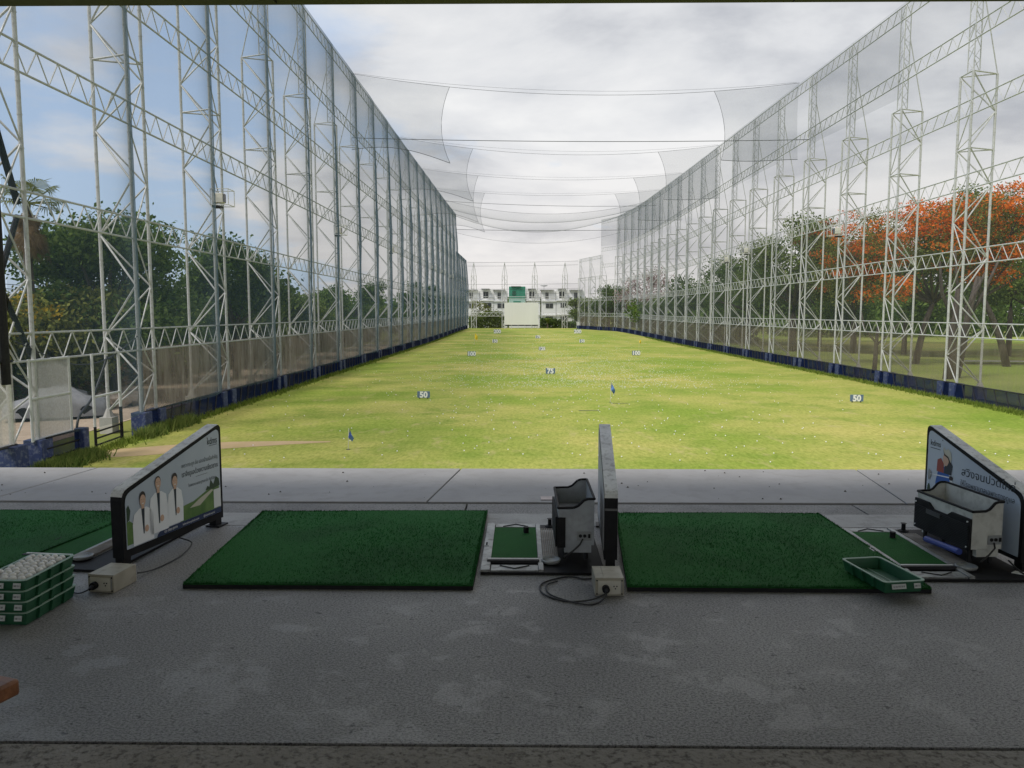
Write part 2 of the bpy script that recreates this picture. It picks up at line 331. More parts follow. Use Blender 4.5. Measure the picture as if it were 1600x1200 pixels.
def golf_mat(poly, label, seed):
    cx = sum(p[0] for p in poly) / 4; cy = sum(p[1] for p in poly) / 4
    t = empty('golf_mat', (cx, cy, DECK)); tag(t, label, 'golf mat', 'green hitting mats on the deck')
    r = random.Random(seed); L = [(x - cx, y - cy) for x, y in poly]
    b = MB(); b.prism(L, lambda x, y, d: (x, y, d), .001, .022); b.obj('rubber_base', M_black, t)
    def at(u, v):
        a = Vector(L[0]).lerp(Vector(L[1]), u); c = Vector(L[3]).lerp(Vector(L[2]), u); p = a.lerp(c, v); return (p.x, p.y, .030 + .004 * math.sin(u * 5 + seed) * math.sin(v * 4))
    b = MB(); b.grid(at, 10, 10); b.prism(L, lambda x, y, d: (x, y, d), .0225, .026); b.obj('turf', M_turf, t)
    # short blades standing on the turf, thickest seen at the edges
    N = 15000; rg = np.random.default_rng(seed); u, v = rg.random(N), rg.random(N)
    e = rg.random(N) < .25; side = rg.integers(0, 4, N)
    u = np.where(e & (side == 0), rg.random(N) * .012, u); u = np.where(e & (side == 1), 1 - rg.random(N) * .012, u)
    v = np.where(e & (side == 2), rg.random(N) * .012, v); v = np.where(e & (side == 3), 1 - rg.random(N) * .012, v)
    A = np.array(L); p = (A[0] * ((1 - u) * (1 - v))[:, None] + A[1] * (u * (1 - v))[:, None] + A[2] * (u * v)[:, None] + A[3] * ((1 - u) * v)[:, None])
    a = rg.random(N) * 6.283; h = .006 + rg.random(N) * .007; w = .0022
    P0 = np.stack([p[:, 0] - np.cos(a) * w, p[:, 1] - np.sin(a) * w, np.full(N, .028)], 1); P1 = np.stack([p[:, 0] + np.cos(a) * w, p[:, 1] + np.sin(a) * w, np.full(N, .028)], 1)
    lean = (rg.random((N, 2)) - .5) * .014; P2 = np.stack([p[:, 0] + lean[:, 0], p[:, 1] + lean[:, 1], .028 + h], 1)
    o = link('turf_pile', npmesh('turf_pile', np.stack([P0, P1, P2], 1), M_turf), t); o['kind'] = 'stuff'
    return t
def npmesh(name, polys, mats, mi=None):
    """polys: (N, k, 3) array of separate k-gons"""
    N, k, _ = polys.shape; me = bpy.data.meshes.new(name)
    me.vertices.add(N * k); me.vertices.foreach_set('co', polys.reshape(-1).astype(np.float32))
    me.loops.add(N * k); me.loops.foreach_set('vertex_index', np.arange(N * k, dtype=np.int32))
    me.polygons.add(N); me.polygons.foreach_set('loop_start', np.arange(0, N * k, k, dtype=np.int32)); me.polygons.foreach_set('loop_total', np.full(N, k, dtype=np.int32))
    for m in (mats if isinstance(mats, (list, tuple)) else [mats]): me.materials.append(m)
    if mi is not None: me.polygons.foreach_set('material_index', mi.astype(np.int32))
    me.update(calc_edges=True); return me
golf_mat([(-1.725, 3.78), (-.245, 3.775), (-.235, 5.24), (-1.8, 5.22)], 'square green turf mat between the two white divider boards', 1)
golf_mat([(.535, 3.77), (2.055, 3.76), (2.045, 5.2), (.645, 5.2)], 'green turf mat holding the empty green tray', 2)
golf_mat([(-4.25, 3.86), (-2.83, 3.84), (-2.62, 5.2), (-4.1, 5.22)], 'green turf mat behind the stack of ball trays', 3)

# ------------------------------------------------------------------ tee units beside the mats
def make_unit():
    t = empty('tee_unit', (0, 4.0, DECK)); 
    b = MB(); b.box((.115, .47, .008), (.67, .93, .014)); b.obj('base_plate', M_black, t)
    b = MB(); b.box((-.195, .47, .022), (.05, .92, .014)); b.obj('side_rail', M_tin, t, bevel=.002)
    b = MB(); b.box((.107, .47, .022), (.028, .92, .014)); b.obj('side_rail', M_tin, t, bevel=.002)
    for y, h in ((.03, .09), (.87, .075)):
        f = MB(); f.box((-.037, y + h / 2 - .01, .018), (.255, h, .008)); pl = f.obj('end_plate', M_tin, t)
        d = MB(); s = 1 if y < .5 else -1
        a = (-.037, y + (.012 if s > 0 else h - .03), .0245)
        d.path([(a[0] - .08, a[1] + s * .05, .0245), (a[0], a[1], .0245), (a[0] + .08, a[1] + s * .05, .0245)], .0035, 4); d.obj('pressed_rib', M_dark, pl)
    b = MB(); b.box((-.045, .155, .028), (.29, .022, .018)); b.obj('cross_bar', M_dark, t)
    b = MB(); b.box((-.045, .178, .03), (.28, .012, .014)); b.obj('edge_strip', M_white, t)
    b = MB(); b.box((-.045, .515, .016), (.272, .64, .02)); g = b.obj('hitting_strip', M_turf, t)
    b = MB(); b.lathe([(.017, 0), (.017, .035), (.012, .036)], (.03, .72, .027), 12); b.obj('rubber_tee', M_black, t)
    b = MB(); b.lathe([(.033, 0), (.03, .006), (.013, .01), (.012, .048), (.019, .052)], (.185, .90, .015), 14); b.obj('spare_tee', M_black, t)
    b = MB(); b.box((.165, .50, .012), (.09, .60, .012)); gr = b.obj('grate', M_tin, t)
    for i in range(8):
        b = MB(); b.box((.126 + i * .0112, .50, .026), (.005, .58, .014)); b.obj('slat', pmat('grate_bar', (.18, .15, .12), (.3, .27, .23), 12, .6), gr)
    b = MB(); b.box((.165, .23, .012), (.09, .03, .012)); b.obj('grate_end', M_tin, t)
    b = MB(); b.lathe([(.0, 0), (.05, .002), (.056, .018), (.05, .021), (.042, .012), (0, .010)], (.165, .17, .018), 18); b.obj('ball_cup', M_tin, t, smooth=True)
    b = MB(); b.box((-.205, .46, .031), (.028, .07, .004)); h = b.obj('hinge_plate', M_tin, t)
    b = MB(); [b.lathe([(.006, 0), (.005, .003)], (-.205, .44 + .02 * k, .033), 8) for k in range(3)]; b.obj('screw', M_dark, h)
    return t
unit = make_unit(); tag(unit, 'low metal tee frame with green strip beside the middle divider board', 'tee unit', 'tee units between mats and dividers')
u2 = dup(unit, (2.25, 3.92, DECK)); u2['label'] = 'low metal tee frame with green strip next to the dark-fronted ball dispenser'
u3 = dup(unit, (-2.66, 4.05, DECK), R(-6)); u3['label'] = 'low metal tee frame half hidden behind the divider with three doctors'

# ------------------------------------------------------------------ ball dispensers
def make_machine(body, dark_side, w):
    t = empty('ball_dispenser', (0, 0, DECK + .02)); l = .5
    z0 = .092
    prof = [(-w / 2, .30), (-.17 * w / 2, .302), (.09 * w / 2, .312), (.43 * w / 2, .345), (.65 * w / 2, .352), (w / 2, .352)]
    wl = MB()
    for y in (-l / 2, l / 2):                        # end walls with the stepped rim
        wl.prism([(-w / 2, z0), (w / 2, z0)] + prof[::-1], lambda a, c, d: (a, d, c), y - .006 if y > 0 else y, y if y > 0 else y + .006)
    wl.box((-w / 2 + .003, 0, (z0 + .30) / 2), (.006, l - .013, .30 - z0)); wl.box((w / 2 - .003, 0, (z0 + .352) / 2), (.006, l - .013, .352 - z0))
    wl.box((0, 0, z0 + .004), (w - .013, l - .013, .006)); wl.obj('body', body, t, bevel=.002)
    rm = MB()
    ring = [(x, -l / 2, z) for x, z in prof] + [(x, l / 2, z) for x, z in prof[::-1]]
    for p, q in zip(ring, ring[1:] + ring[:1]): rm.tube((p[0], p[1], p[2] + .003), (q[0], q[1], q[2] + .003), .0075, 8)
    rm.obj('rim', M_black, t)
    b = MB(); b.add([(-w / 2 + .008, -l / 2 + .008, .275), (w / 2 - .008, -l / 2 + .008, .275), (w / 2 - .008, l / 2 - .008, .21), (-w / 2 + .008, l / 2 - .008, .21)], [(0, 1, 2, 3)]); b.obj('ball_floor', pmat('hopper_floor', (.12, .12, .12), (.2, .2, .2), 6, .4, c3=(.05, .05, .05)), t)
    if dark_side:
        g = MB(); g.prism([(-.252, .085), (.252, .085), (.252, .265), (.12, .265), (.075, .235), (-.05, .235), (-.09, .262), (-.252, .262)], lambda a, c, d: (d, a, c), -w / 2 - .016, -w / 2 - .001); gr = g.obj('side_grille', M_black, t, bevel=.003)
        for k in range(15):
            b = MB(); b.box((-w / 2 - .018, 0, .093 + k * .0095), (.005, .49, .0045)); b.obj('louvre', M_dark, gr)
        b = MB(); b.box((-w / 2 - .0225, .06, .212), (.004, .13, .026)); b.obj('badge', pmat('badge_grey', (.07, .07, .075), None, rough=.3), gr)
        for y in (-.235, .235):
            for z in (.105, .245):
                b = MB(); b.tube((-w / 2 - .016, y, z), (-w / 2 - .021, y, z), .005, 8); b.obj('screw', M_white, gr)
        b = MB(); b.tube((-w / 2 - .03, -.2, .066), (-w / 2 - .03, .1, .05), .018, 10); b.obj('blue_tube', M_bluep, t)
    else:
        b = MB(); b.box((-w / 2 + .018, -l / 2 - .004, .165), (.044, .008, .17)); b.obj('corner_panel', M_black, t)
        b = MB(); b.box((-w / 2 - .008, 0, .165), (.014, l - .02, .17)); b.obj('side_grille', M_black, t)
    for sy in (-1, 1): b = MB(); b.box((.01, sy * (l / 2 - .02), .07), (w - .05, .03, .042)); b.obj('skid', body, t)
    for sx in (-1, 1):
        for sy in (-1, 1): b = MB(); b.tube((sx * .06, sy * .2, 0.0), (sx * .06, sy * .2, .09), .012, 8); b.obj('foot', M_dark, t)
    s = MB(); s.box((.045, -l / 2 - .003, .145), (.08, .006, .05)); sp = s.obj('socket_plate', pmat('socket_grey', (.25, .26, .26), None), t)
    for k, dx in enumerate((-.022, .002, .027)):
        b = MB()
        if k < 2: b.tube((.045 + dx, -l / 2 - .006, .147), (.045 + dx, -l / 2 - .010, .147), .0095, 10)
        else: b.box((.045 + dx, -l / 2 - .008, .147), (.012, .006, .022))
        b.obj('outlet', M_black, sp)
    b = MB(); b.path([(.035, -l / 2 - .012, .13), (.02, -l / 2 - .04, .11), (-.02, -l / 2 - .05, .075), (-.07, -l / 2 - .06, .045)], .005, 6); b.obj('lead', M_cable, t)
    return t
TXT = {}
def text(s, size, parent, M, mat, name='lettering', align='LEFT', width=None, bold=0):
    c = bpy.data.curves.new(name, 'FONT'); c.body = s; c.size = size; c.align_x = align; c.resolution_u = 3; c.offset = bold * size
    o = bpy.data.objects.new(name + '_src', c); C.objects.link(o)
    dg = bpy.context.evaluated_depsgraph_get(); dg.update(); me = bpy.data.meshes.new_from_object(o.evaluated_get(dg))
    C.objects.unlink(o); bpy.data.objects.remove(o); bpy.data.curves.remove(c)
    if width:
        xs_ = [v.co.x for v in me.vertices]; k = width / max(1e-6, max(xs_) - min(xs_)); x0 = min(xs_) if align == 'LEFT' else 0
        for v in me.vertices: v.co.x = (v.co.x - x0) * k
    me.transform(M); me.materials.clear(); me.materials.append(mat); me.name = name
    return link(name, me, parent)
m1 = make_machine(M_grey, False, .2); m1.location = (.305, 4.43, DECK + .02)
tag(m1, 'light grey ball dispenser beside the middle divider board, open on top', 'ball dispenser', 'ball dispensers')
m2 = make_machine(M_bone, True, .175); m2.location = (2.52, 4.38, DECK + .02); m2.rotation_euler = (0, 0, R(5))
tag(m2, 'cream ball dispenser with ribbed black side, before the divider showing a golfer', 'ball dispenser', 'ball dispensers')

# ------------------------------------------------------------------ divider boards
M_top = pmat('dusty_top', (.6, .6, .6), (.74, .74, .73), 9, .8, c3=(.25, .24, .23), s3=30, f3=.6, bump=.2)
M_print = pmat('print_sky', (.40, .46, .54), (.50, .55, .61), 2.0, .45)
M_plain = pmat('plain_panel', (.45, .45, .45), (.55, .55, .54), 3, .55, c3=(.3, .29, .28), s3=8, f3=.5)
M_ink = pmat('print_ink', (.02, .03, .045), None, rough=.5)
M_pnavy = pmat('print_navy', (.015, .03, .09), None, rough=.5)
M_coat = pmat('print_coat', (.80, .81, .83), (.85, .86, .87), 9, .5)
M_skin = pmat('print_skin', (.62, .40, .29), None, rough=.5)
M_hair = pmat('print_hair', (.03, .02, .02), None, rough=.5)
M_pgreen = pmat('print_green', (.08, .17, .04), (.15, .25, .07), 12, .5)
M_psand = pmat('print_sand', (.55, .52, .42), None, rough=.5)
M_ptree = pmat('print_tree', (.03, .06, .03), None, rough=.5)
M_pblue = pmat('print_blue', (.02, .09, .33), (.03, .13, .45), 5, .5)
M_pred = pmat('print_red', (.30, .06, .05), None, rough=.5)
M_pw = pmat('print_white', (.75, .75, .75), None, rough=.5)
BL = .90
def board_outline(inset=0.0, bottom=0.0, r=.05):
    zf, zr = .425, .685
    p = [(inset, bottom + inset), (BL - inset, bottom + inset), (BL - inset, zr - inset * 1.15), (inset, zf - inset * .85)]
    out = [p[0], p[1]]
    for q, a, c in ((p[2], p[1], p[3]), (p[3], p[2], p[0])):
        q, a, c = Vector(q), Vector(a), Vector(c); da, dc = (a - q).normalized() * r, (c - q).normalized() * r
        for k in range(5):
            t = k / 4; out.append(tuple((q + da) * (1 - t) ** 2 + q * 2 * t * (1 - t) + (q + dc) * t * t))
    return out
def make_board(front, rear, label):
    """local frame: +Y runs from the front post to the rear post, X is the thickness, Z up"""
    f, r = Vector(front), Vector(rear); d = r - f
    t = empty('divider_board', (f.x, f.y, DECK), math.atan2(-d.x, d.y)); tag(t, label, 'divider board', 'divider boards between the bays')
    hw = .036
    b = MB(); b.prism(board_outline(0, .055), lambda a, c, k: (k, a, c), -hw, hw); b.obj('frame', M_black, t)
    top = MB(); o = board_outline(0, .055)[2:]
    for (a0, c0), (a1, c1) in zip(o[3:], o[4:]):
        if a0 < .012: continue
        nrm = Vector((-(c1 - c0), a1 - a0)).normalized() * -.004; 
        if nrm.y < 0: nrm = -nrm
        q = [(a0, c0), (a1, c1), (a1 + nrm.x, c1 + nrm.y), (a0 + nrm.x, c0 + nrm.y)]
        top.prism(q, lambda a, c, k: (k, a, c), -hw, hw)
    top.obj('top_edge', M_top, t)
    for a in (.035, BL - .035):
        b = MB(); b.box((0, a, .028), (.05, .06, .056)); b.obj('post_foot', M_black, t)
    b = MB(); b.box((0, BL - .02, .006), (.1, .1, .012)); b.obj('base_plate', M_dark, t)
    return t, hw
def shape(parent, pts, M, mat, name):
    b = MB(); b.add([M @ Vector((x, y, 0)) for x, y in pts], [tuple(range(len(pts)))]); return b.obj(name, mat, parent)
def ell(cx, cy, rx, ry, n=18): return [(cx + rx * math.cos(2 * math.pi * i / n), cy + ry * math.sin(2 * math.pi * i / n)) for i in range(n)]

# left board: face on the +X side; u runs front -> rear, v up
B1, hw = make_board((-2.215, 4.09), (-2.0, 5.0), 'divider board printed with three people in white coats')
def F(x): return Matrix(((0, 0, 1, hw + x), (1, 0, 0, 0), (0, 1, 0, 0), (0, 0, 0, 1)))
b = MB(); b.prism(board_outline(.024, .075, .05), lambda a, c, k: (k, a, c), hw + .0005, hw + .0025); PN = b.obj('printed_panel', M_print, B1)
b = MB(); b.prism(board_outline(.024, .055, .05), lambda a, c, k: (k, a, c), -hw - .0025, -hw - .0005); b.obj('blank_panel', M_plain, B1)
x = .0035
# landscape
shape(PN, [(.47, .135), (.86, .135), (.86, .29), (.74, .275), (.6, .235), (.47, .225)], F(x), M_pgreen, 'print_lawn')
shape(PN, [(.56, .20), (.66, .195), (.80, .262), (.78, .27), (.66, .238)], F(x + .0005), M_psand, 'print_bunker')
shape(PN, [(.72, .275), (.74, .30), (.76, .29), (.775, .335), (.80, .30), (.83, .345), (.86, .325), (.868, .28), (.80, .272)], F(x + .0005), M_ptree, 'print_trees')
shape(PN, [(.028, .12), (.075, .12), (.09, .19), (.075, .235), (.05, .255), (.028, .25)], F(x), M_pgreen, 'print_grass')
shape(PN, [(.03, .25), (.05, .26), (.06, .31), (.045, .345), (.03, .33)], F(x), M_ptree, 'print_bush')
# bottom band
shape(PN, [(.26, .10), (.873, .10), (.873, .135), (.31, .135), (.285, .128), (.27, .118)], F(x + .001), M_pnavy, 'print_band')
def doctor(cx, head, wd, base, hair, lab, dark_shirt=True, hz=0):
    P_ = []
    shape(PN, [(cx - wd, base), (cx - wd * 1.02, base + .12), (cx - wd * .85, head - .075), (cx - wd * .35, head - .05), (cx + wd * .35, head - .05), (cx + wd * .85, head - .075), (cx + wd * 1.05, base + .12), (cx + wd, base)], F(x + .0015), M_coat, 'print_coat')
    shape(PN, [(cx - wd * .16, head - .05), (cx + wd * .16, head - .05), (cx + wd * .07, base + .05), (cx - wd * .03, base + .05)], F(x + .002), M_ink, 'print_shirt')
    shape(PN, [(cx - .012, head - .055), (cx + .012, head - .055), (cx + .012, head - .02), (cx - .012, head - .02)], F(x + .0025), M_skin, 'print_neck')
    shape(PN, ell(cx, head + .010, .0245, .034), F(x + .0027), M_hair, 'print_hair')
    shape(PN, ell(cx, head - .004 - hz, .023, .034), F(x + .0033), M_skin, 'print_face')
    for ex in (-.009, .009): shape(PN, ell(cx + ex, head + .002 - hz, .003, .0016, 8), F(x + .0038), M_hair, 'print_eye')
    shape(PN, [(cx - .009, head - .018 - hz), (cx + .009, head - .018 - hz), (cx + .005, head - .023 - hz), (cx - .005, head - .023 - hz)], F(x + .0038), M_pw, 'print_smile')
    shape(PN, ell(cx + wd * .3, base + .075, .016, .02), F(x + .0033), M_skin, 'print_hand')
doctor(.285, .415, .078, .13, 0, 'a', hz=-.006)
doctor(.43, .405, .068, .14, 0, 'b', hz=.006)
doctor(.155, .355, .082, .105, 0, 'c', hz=.005)
text('kdms', .06, PN, F(x) @ Matrix.Translation((.755, .563, 0)), M_ink, 'logo_lettering', width=.10, bold=.012)
shape(PN, [(.77, .555), (.855, .555), (.855, .5515), (.77, .5515)], F(x), M_ink, 'logo_underline')
shape(PN, [(.752, .612), (.762, .606), (.753, .600)], F(x), M_ink, 'logo_mark')
text('เพราะกระดูก ข้อ และกล้ามเนื้อสำคัญ', .034, PN, F(x) @ Matrix.Translation((.50, .462, 0)), M_ink, 'lettering', width=.355)
text('เราจึงดูแลด้วยความเชี่ยวชาญ', .042, PN, F(x) @ Matrix.Translation((.50, .405, 0)), M_ink, 'lettering', width=.355, bold=.01)
shape(PN, [(.63, .385), (.745, .385), (.745, .383), (.63, .383)], F(x), M_ink, 'rule')
text('โรงพยาบาลกระดูกและข้อ ข้อดีมีสุข', .026, PN, F(x) @ Matrix.Translation((.555, .332, 0)), M_ink, 'lettering', width=.27)
text('02-080-8999', .020, PN, F(x + .0015) @ Matrix.Translation((.325, .110, 0)), M_pw, 'lettering', width=.115)
text('kdmshospital.com', .019, PN, F(x + .0015) @ Matrix.Translation((.49, .110, 0)), M_pw, 'lettering', width=.155)
text('@kdmshospital', .019, PN, F(x + .0015) @ Matrix.Translation((.69, .110, 0)), M_pw, 'lettering', width=.115)
shape(PN, [(.80, .14), (.873, .14), (.873, .262), (.80, .262)], F(x + .0015), M_pw, 'white_patch')

B2, hw = make_board((.488, 4.10), (.545, 5.02), 'middle divider board, seen nearly edge-on with bare panel')
b = MB(); b.prism(board_outline(.024, .075, .05), lambda a, c, k: (k, a, c), hw + .0005, hw + .0025); b.obj('blank_panel', M_plain, B2)
b = MB(); b.prism(board_outline(.024, .075, .05), lambda a, c, k: (k, a, c), -hw - .0025, -hw - .0005); b.obj('blank_panel', M_plain, B2)
b = MB(); b.box((0, -.0015, .335), (.07, .003, .012)); b.obj('tape', pmat('old_tape', (.12, .12, .12), None), B2)

B3, hw = make_board((2.735, 4.08), (2.672, 5.0), 'divider board printed with a golfer holding a club')
b = MB(); b.prism(board_outline(.024, .055, .05), lambda a, c, k: (k, a, c), hw + .0005, hw + .0025); b.obj('blank_panel', M_plain, B3)
b = MB(); b.prism(board_outline(.024, .055, .05), lambda a, c, k: (k, a, c), -hw - .0025, -hw - .0005); PN = b.obj('printed_panel', M_print, B3)
def G(x): return Matrix(((0, 0, -1, -hw - x), (-1, 0, 0, BL), (0, 1, 0, 0), (0, 0, 0, 1)))   # u runs rear -> front
text('kdms', .052, PN, G(x) @ Matrix.Translation((.05, .555, 0)), M_ink, 'logo_lettering', width=.105, bold=.012)
shape(PN, [(.05, .541), (.155, .541), (.155, .537), (.05, .537)], G(x), M_ink, 'logo_underline')
shape(PN, [(.165, .603), (.177, .609), (.175, .597)], G(x), M_ink, 'logo_mark')
text('สวิงจนปวดไหล่', .066, PN, G(x) @ Matrix.Translation((.37, .425, 0)), M_ink, 'lettering', width=.46, bold=.008)
text('ให้โรงพยาบาลเฉพาะทางดูแล', .044, PN, G(x) @ Matrix.Translation((.365, .362, 0)), M_ink, 'lettering', width=.465)
shape(PN, [(.10, .10), (.29, .10), (.285, .24), (.265, .36), (.235, .44), (.15, .44), (.12, .34), (.105, .22)], G(x), M_pblue, 'print_shirt')
shape(PN, [(.125, .40), (.20, .40), (.195, .46), (.165, .49), (.13, .475)], G(x + .0005), M_pred, 'print_shoulder')
shape(PN, [(.20, .40), (.275, .40), (.285, .46), (.25, .50), (.21, .47)], G(x + .0006), M_ink, 'print_collar')
shape(PN, ell(.215, .49, .03, .042), G(x + .001), M_skin, 'print_face')
shape(PN, [(.185, .545), (.20, .525), (.235, .512), (.262, .475), (.272, .50), (.262, .54), (.235, .56), (.21, .545), (.19, .565)], G(x + .0015), M_psand, 'print_cap')
shape(PN, [(.185, .552), (.20, .522), (.24, .51), (.268, .47), (.262, .462), (.235, .50), (.196, .513)], G(x + .002), M_hair, 'print_visor')
shape(PN, [(.06, .372), (.26, .388), (.26, .380), (.06, .366)], G(x + .002), M_pw, 'print_shaft')
shape(PN, [(.045, .40), (.075, .385), (.078, .365), (.058, .335), (.045, .325), (.035, .37)], G(x + .002), M_tin, 'print_club_head')
shape(PN, ell(.275, .383, .02, .014), G(x + .002), M_hair, 'print_glove')
shape(PN, [(.262, .37), (.29, .37), (.31, .22), (.28, .22)], G(x + .001), M_pw, 'print_sleeve')
shape(PN, ell(.05, .26, .016, .045), G(x), M_ptree, 'print_bag'); shape(PN, ell(.09, .24, .02, .04), G(x), M_ptree, 'print_bag')

# ------------------------------------------------------------------ power boxes and cables
def make_box():
    t = empty('power_box', (0, 0, DECK))
    b = MB(); b.box((0, .09, .046), (.142, .18, .088)); b.obj('case', M_cream, t, bevel=.002)
    b = MB(); b.box((-.05, .09, .0915), (.042, .178, .003)); b.obj('lid_strip', M_cream, t)
    b = MB(); b.box((.022, .09, .0915), (.098, .178, .003)); b.obj('lid', M_cream, t)
    f = MB(); f.box((.0, -.0025, .046), (.112, .005, .066)); fp = f.obj('socket_face', pmat('cream_face', (.48, .46, .39), (.54, .52, .45), 9, .5), t, bevel=.001)
    for dx, dz in ((.022, .052), (.036, .052), (.029, .040)):
        b = MB(); b.tube((dx, -.004, dz), (dx, -.0065, dz), .0035, 8); b.obj('hole', M_black, fp)
    for dx in (-.062, .062):
        for dz in (.012, .08):
            b = MB(); b.tube((dx, -.001, dz), (dx, -.004, dz), .004, 8); b.obj('screw', M_dark, t)
    b = MB(); b.box((.061, -.003, .046), (.004, .006, .05)); b.obj('bracket', M_tin, t)
    return t
pb = make_box(); pb.location = (.437, 3.705, DECK); tag(pb, 'cream metal socket box at the foot of the middle divider board', 'power box', 'socket boxes on the deck')
pb2 = dup(pb, (-2.11, 3.72, DECK), R(-8)); pb2['label'] = 'cream metal socket box beside the green ball trays'
def cable(name, pts, r, label, cat='cable'):
    P = [Vector(p) for p in pts]; o = []
    for i in range(len(P) - 1):
        a, b_, c, d = P[max(i - 1, 0)], P[i], P[i + 1], P[min(i + 2, len(P) - 1)]
        for k in range(7):
            t = k / 7; o.append(.5 * ((2 * b_) + (c - a) * t + (2 * a - 5 * b_ + 4 * c - d) * t * t + (3 * b_ - a - 3 * c + d) * t ** 3))
    o.append(P[-1]); m = MB(); m.path(o, r, 7); ob = m.obj(name, M_cable, smooth=True); return tag(ob, label, cat)
def plug(loc, label):
    b = MB(); b.tube((0, 0, 0), (0, -.022, 0), .019, 14); b.tube((0, -.022, 0), (0, -.05, -.004), .011, 10, .006); o = b.obj('plug', M_black); o.location = loc; return tag(o, label, 'plug')
D = DECK
plug((.418, 3.699, D + .042), 'round black plug pushed into the middle socket box')
plug((-2.137, 3.714, D + .042), 'round black plug in the socket box beside the ball trays')
cable('power_cable', [(.418, 3.652, D + .036), (.34, 3.63, D + .01), (.22, 3.62, D + .006), (.11, 3.72, D + .006), (.11, 3.87, D + .006), (.25, 3.97, D + .006), (.34, 3.93, D + .007), (.44, 3.99, D + .006), (.49, 4.0, D + .006)], .0045, 'looped black power cable on the floor by the middle socket box')
cable('power_cable', [(.418, 3.645, D + .030), (.37, 3.60, D + .006), (.29, 3.585, D + .006), (.15, 3.70, D + .006), (.13, 3.84, D + .006), (.19, 3.90, D + .006)], .004, 'second thin black cable looping under the looped power cable')
cable('power_cable', [(-2.142, 3.662, D + .036), (-2.2, 3.68, D + .012), (-2.28, 3.72, D + .006), (-2.42, 3.72, D + .006)], .004, 'black cable running from the tray stack to its socket box')
cable('power_cable', [(-2.03, 3.93, D + .03), (-2.0, 4.06, D + .008), (-1.96, 4.28, D + .008), (-1.97, 4.46, D + .03), (-2.06, 4.5, D + .05)], .004, 'thin cable under the divider with three doctors')
cable('power_cable', [(2.62, 4.06, D + .075), (2.66, 3.97, D + .025), (2.78, 3.9, D + .02), (2.95, 3.78, D + .006), (3.2, 3.7, D + .006)], .005, 'black cable on the floor under the cream ball dispenser')
b = MB(); b.prism([(2.62, 4.03), (2.66, 4.06), (3.05, 3.80), (3.05, 3.72)], lambda a, c, d: (a, c, d), D + .001, D + .018); tag(b.obj('cable_cover', M_white), 'pale floor strip beside the cream ball dispenser', 'floor strip')

# ------------------------------------------------------------------ ball trays
def make_tray():
    t = empty('ball_tray', (0, 0, 0)); w, l, h = .22, .37, .058; e = .008
    bt = MB(); bw, bl = w - .03, l - .03
    bt.box((0, 0, .003), (bw, bl, .005)); 
    for sx in (-1, 1):
        bt.add([(sx * bw / 2, -bl / 2, 0), (sx * bw / 2, bl / 2, 0), (sx * (w / 2 - .004), l / 2 - .004, h), (sx * (w / 2 - .004), -l / 2 + .004, h), (sx * (bw / 2 - .004), -bl / 2, 0.005), (sx * (bw / 2 - .004), bl / 2, 0.005), (sx * (w / 2 - .008), l / 2 - .004, h), (sx * (w / 2 - .008), -l / 2 + .004, h)], [(0, 1, 2, 3), (4, 5, 6, 7), (3, 2, 6, 7), (0, 4, 7, 3), (1, 5, 6, 2)])
    for sy in (-1, 1):
        bt.add([(-bw / 2, sy * bl / 2, 0), (bw / 2, sy * bl / 2, 0), (w / 2 - .004, sy * (l / 2 - .004), h), (-w / 2 + .004, sy * (l / 2 - .004), h), (-bw / 2, sy * (bl / 2 - .004), .005), (bw / 2, sy * (bl / 2 - .004), .005), (w / 2 - .004, sy * (l / 2 - .008), h), (-w / 2 + .004, sy * (l / 2 - .008), h)], [(0, 1, 2, 3), (4, 5, 6, 7), (3, 2, 6, 7)])
    bt.obj('bin', M_crate, t)
    r = MB(); pts = []
    for cx, cy, a0 in ((w / 2 - .02, l / 2 - .02, 0), (-w / 2 + .02, l / 2 - .02, 90), (-w / 2 + .02, -l / 2 + .02, 180), (w / 2 - .02, -l / 2 + .02, 270)):
        pts += [(cx + .023 * math.cos(R(a0 + k * 30)), cy + .023 * math.sin(R(a0 + k * 30))) for k in range(4)]
    n = len(pts); sc = lambda p, k: (p[0] * (1 - k / w), p[1] * (1 - k / l))
    inner = [sc(p, .022) for p in pts]
    r.add([(x, y, h - .001) for x, y in pts] + [(x, y, h + .003) for x, y in pts] + [(x, y, h + .003) for x, y in inner] + [(x, y, h - .001) for x, y in inner],
          [f for i in range(n) for f in ((i, (i + 1) % n, n + (i + 1) % n, n + i), (n + i, n + (i + 1) % n, 2 * n + (i + 1) % n, 2 * n + i), (2 * n + i, 2 * n + (i + 1) % n, 3 * n + (i + 1) % n, 3 * n + i))])
    r.obj('rim', M_rim, t)
    for y in (-.09, 0, .09):
        for sx in (-1, 1):
            b = MB(); b.box((sx * (w / 2 - .004), y, .03), (.012, .022, .05), M=Matrix.Rotation(sx * R(12), 3, 'Y')); b.obj('rib', M_crate, t)
    for dx, wd in ((-.03, .075), (.068, .034)):
        b = MB(); b.box((dx, -l / 2 + .0025, .034), (wd, .003, .024), M=Matrix.Rotation(R(-14), 3, 'X')); lb = b.obj('sticker', pmat('sticker_grey', (.45, .47, .45), (.55, .57, .54), 40, .5), t)
        b = MB(); b.box((dx, -l / 2 + .0005, .034), (wd * .8, .002, .009), M=Matrix.Rotation(R(-14), 3, 'X')); b.obj('sticker_print', pmat('sticker_ink', (.06, .07, .06), (.5, .5, .5), 90, .5, stretch=(3, 1, .3)), lb)
    return t
tray = make_tray(); tray.location = (1.845, 3.85, D + .036); tray.rotation_euler = (0, 0, R(9))
tag(tray, 'empty green plastic tray lying on a turf mat', 'ball tray', 'green ball trays')
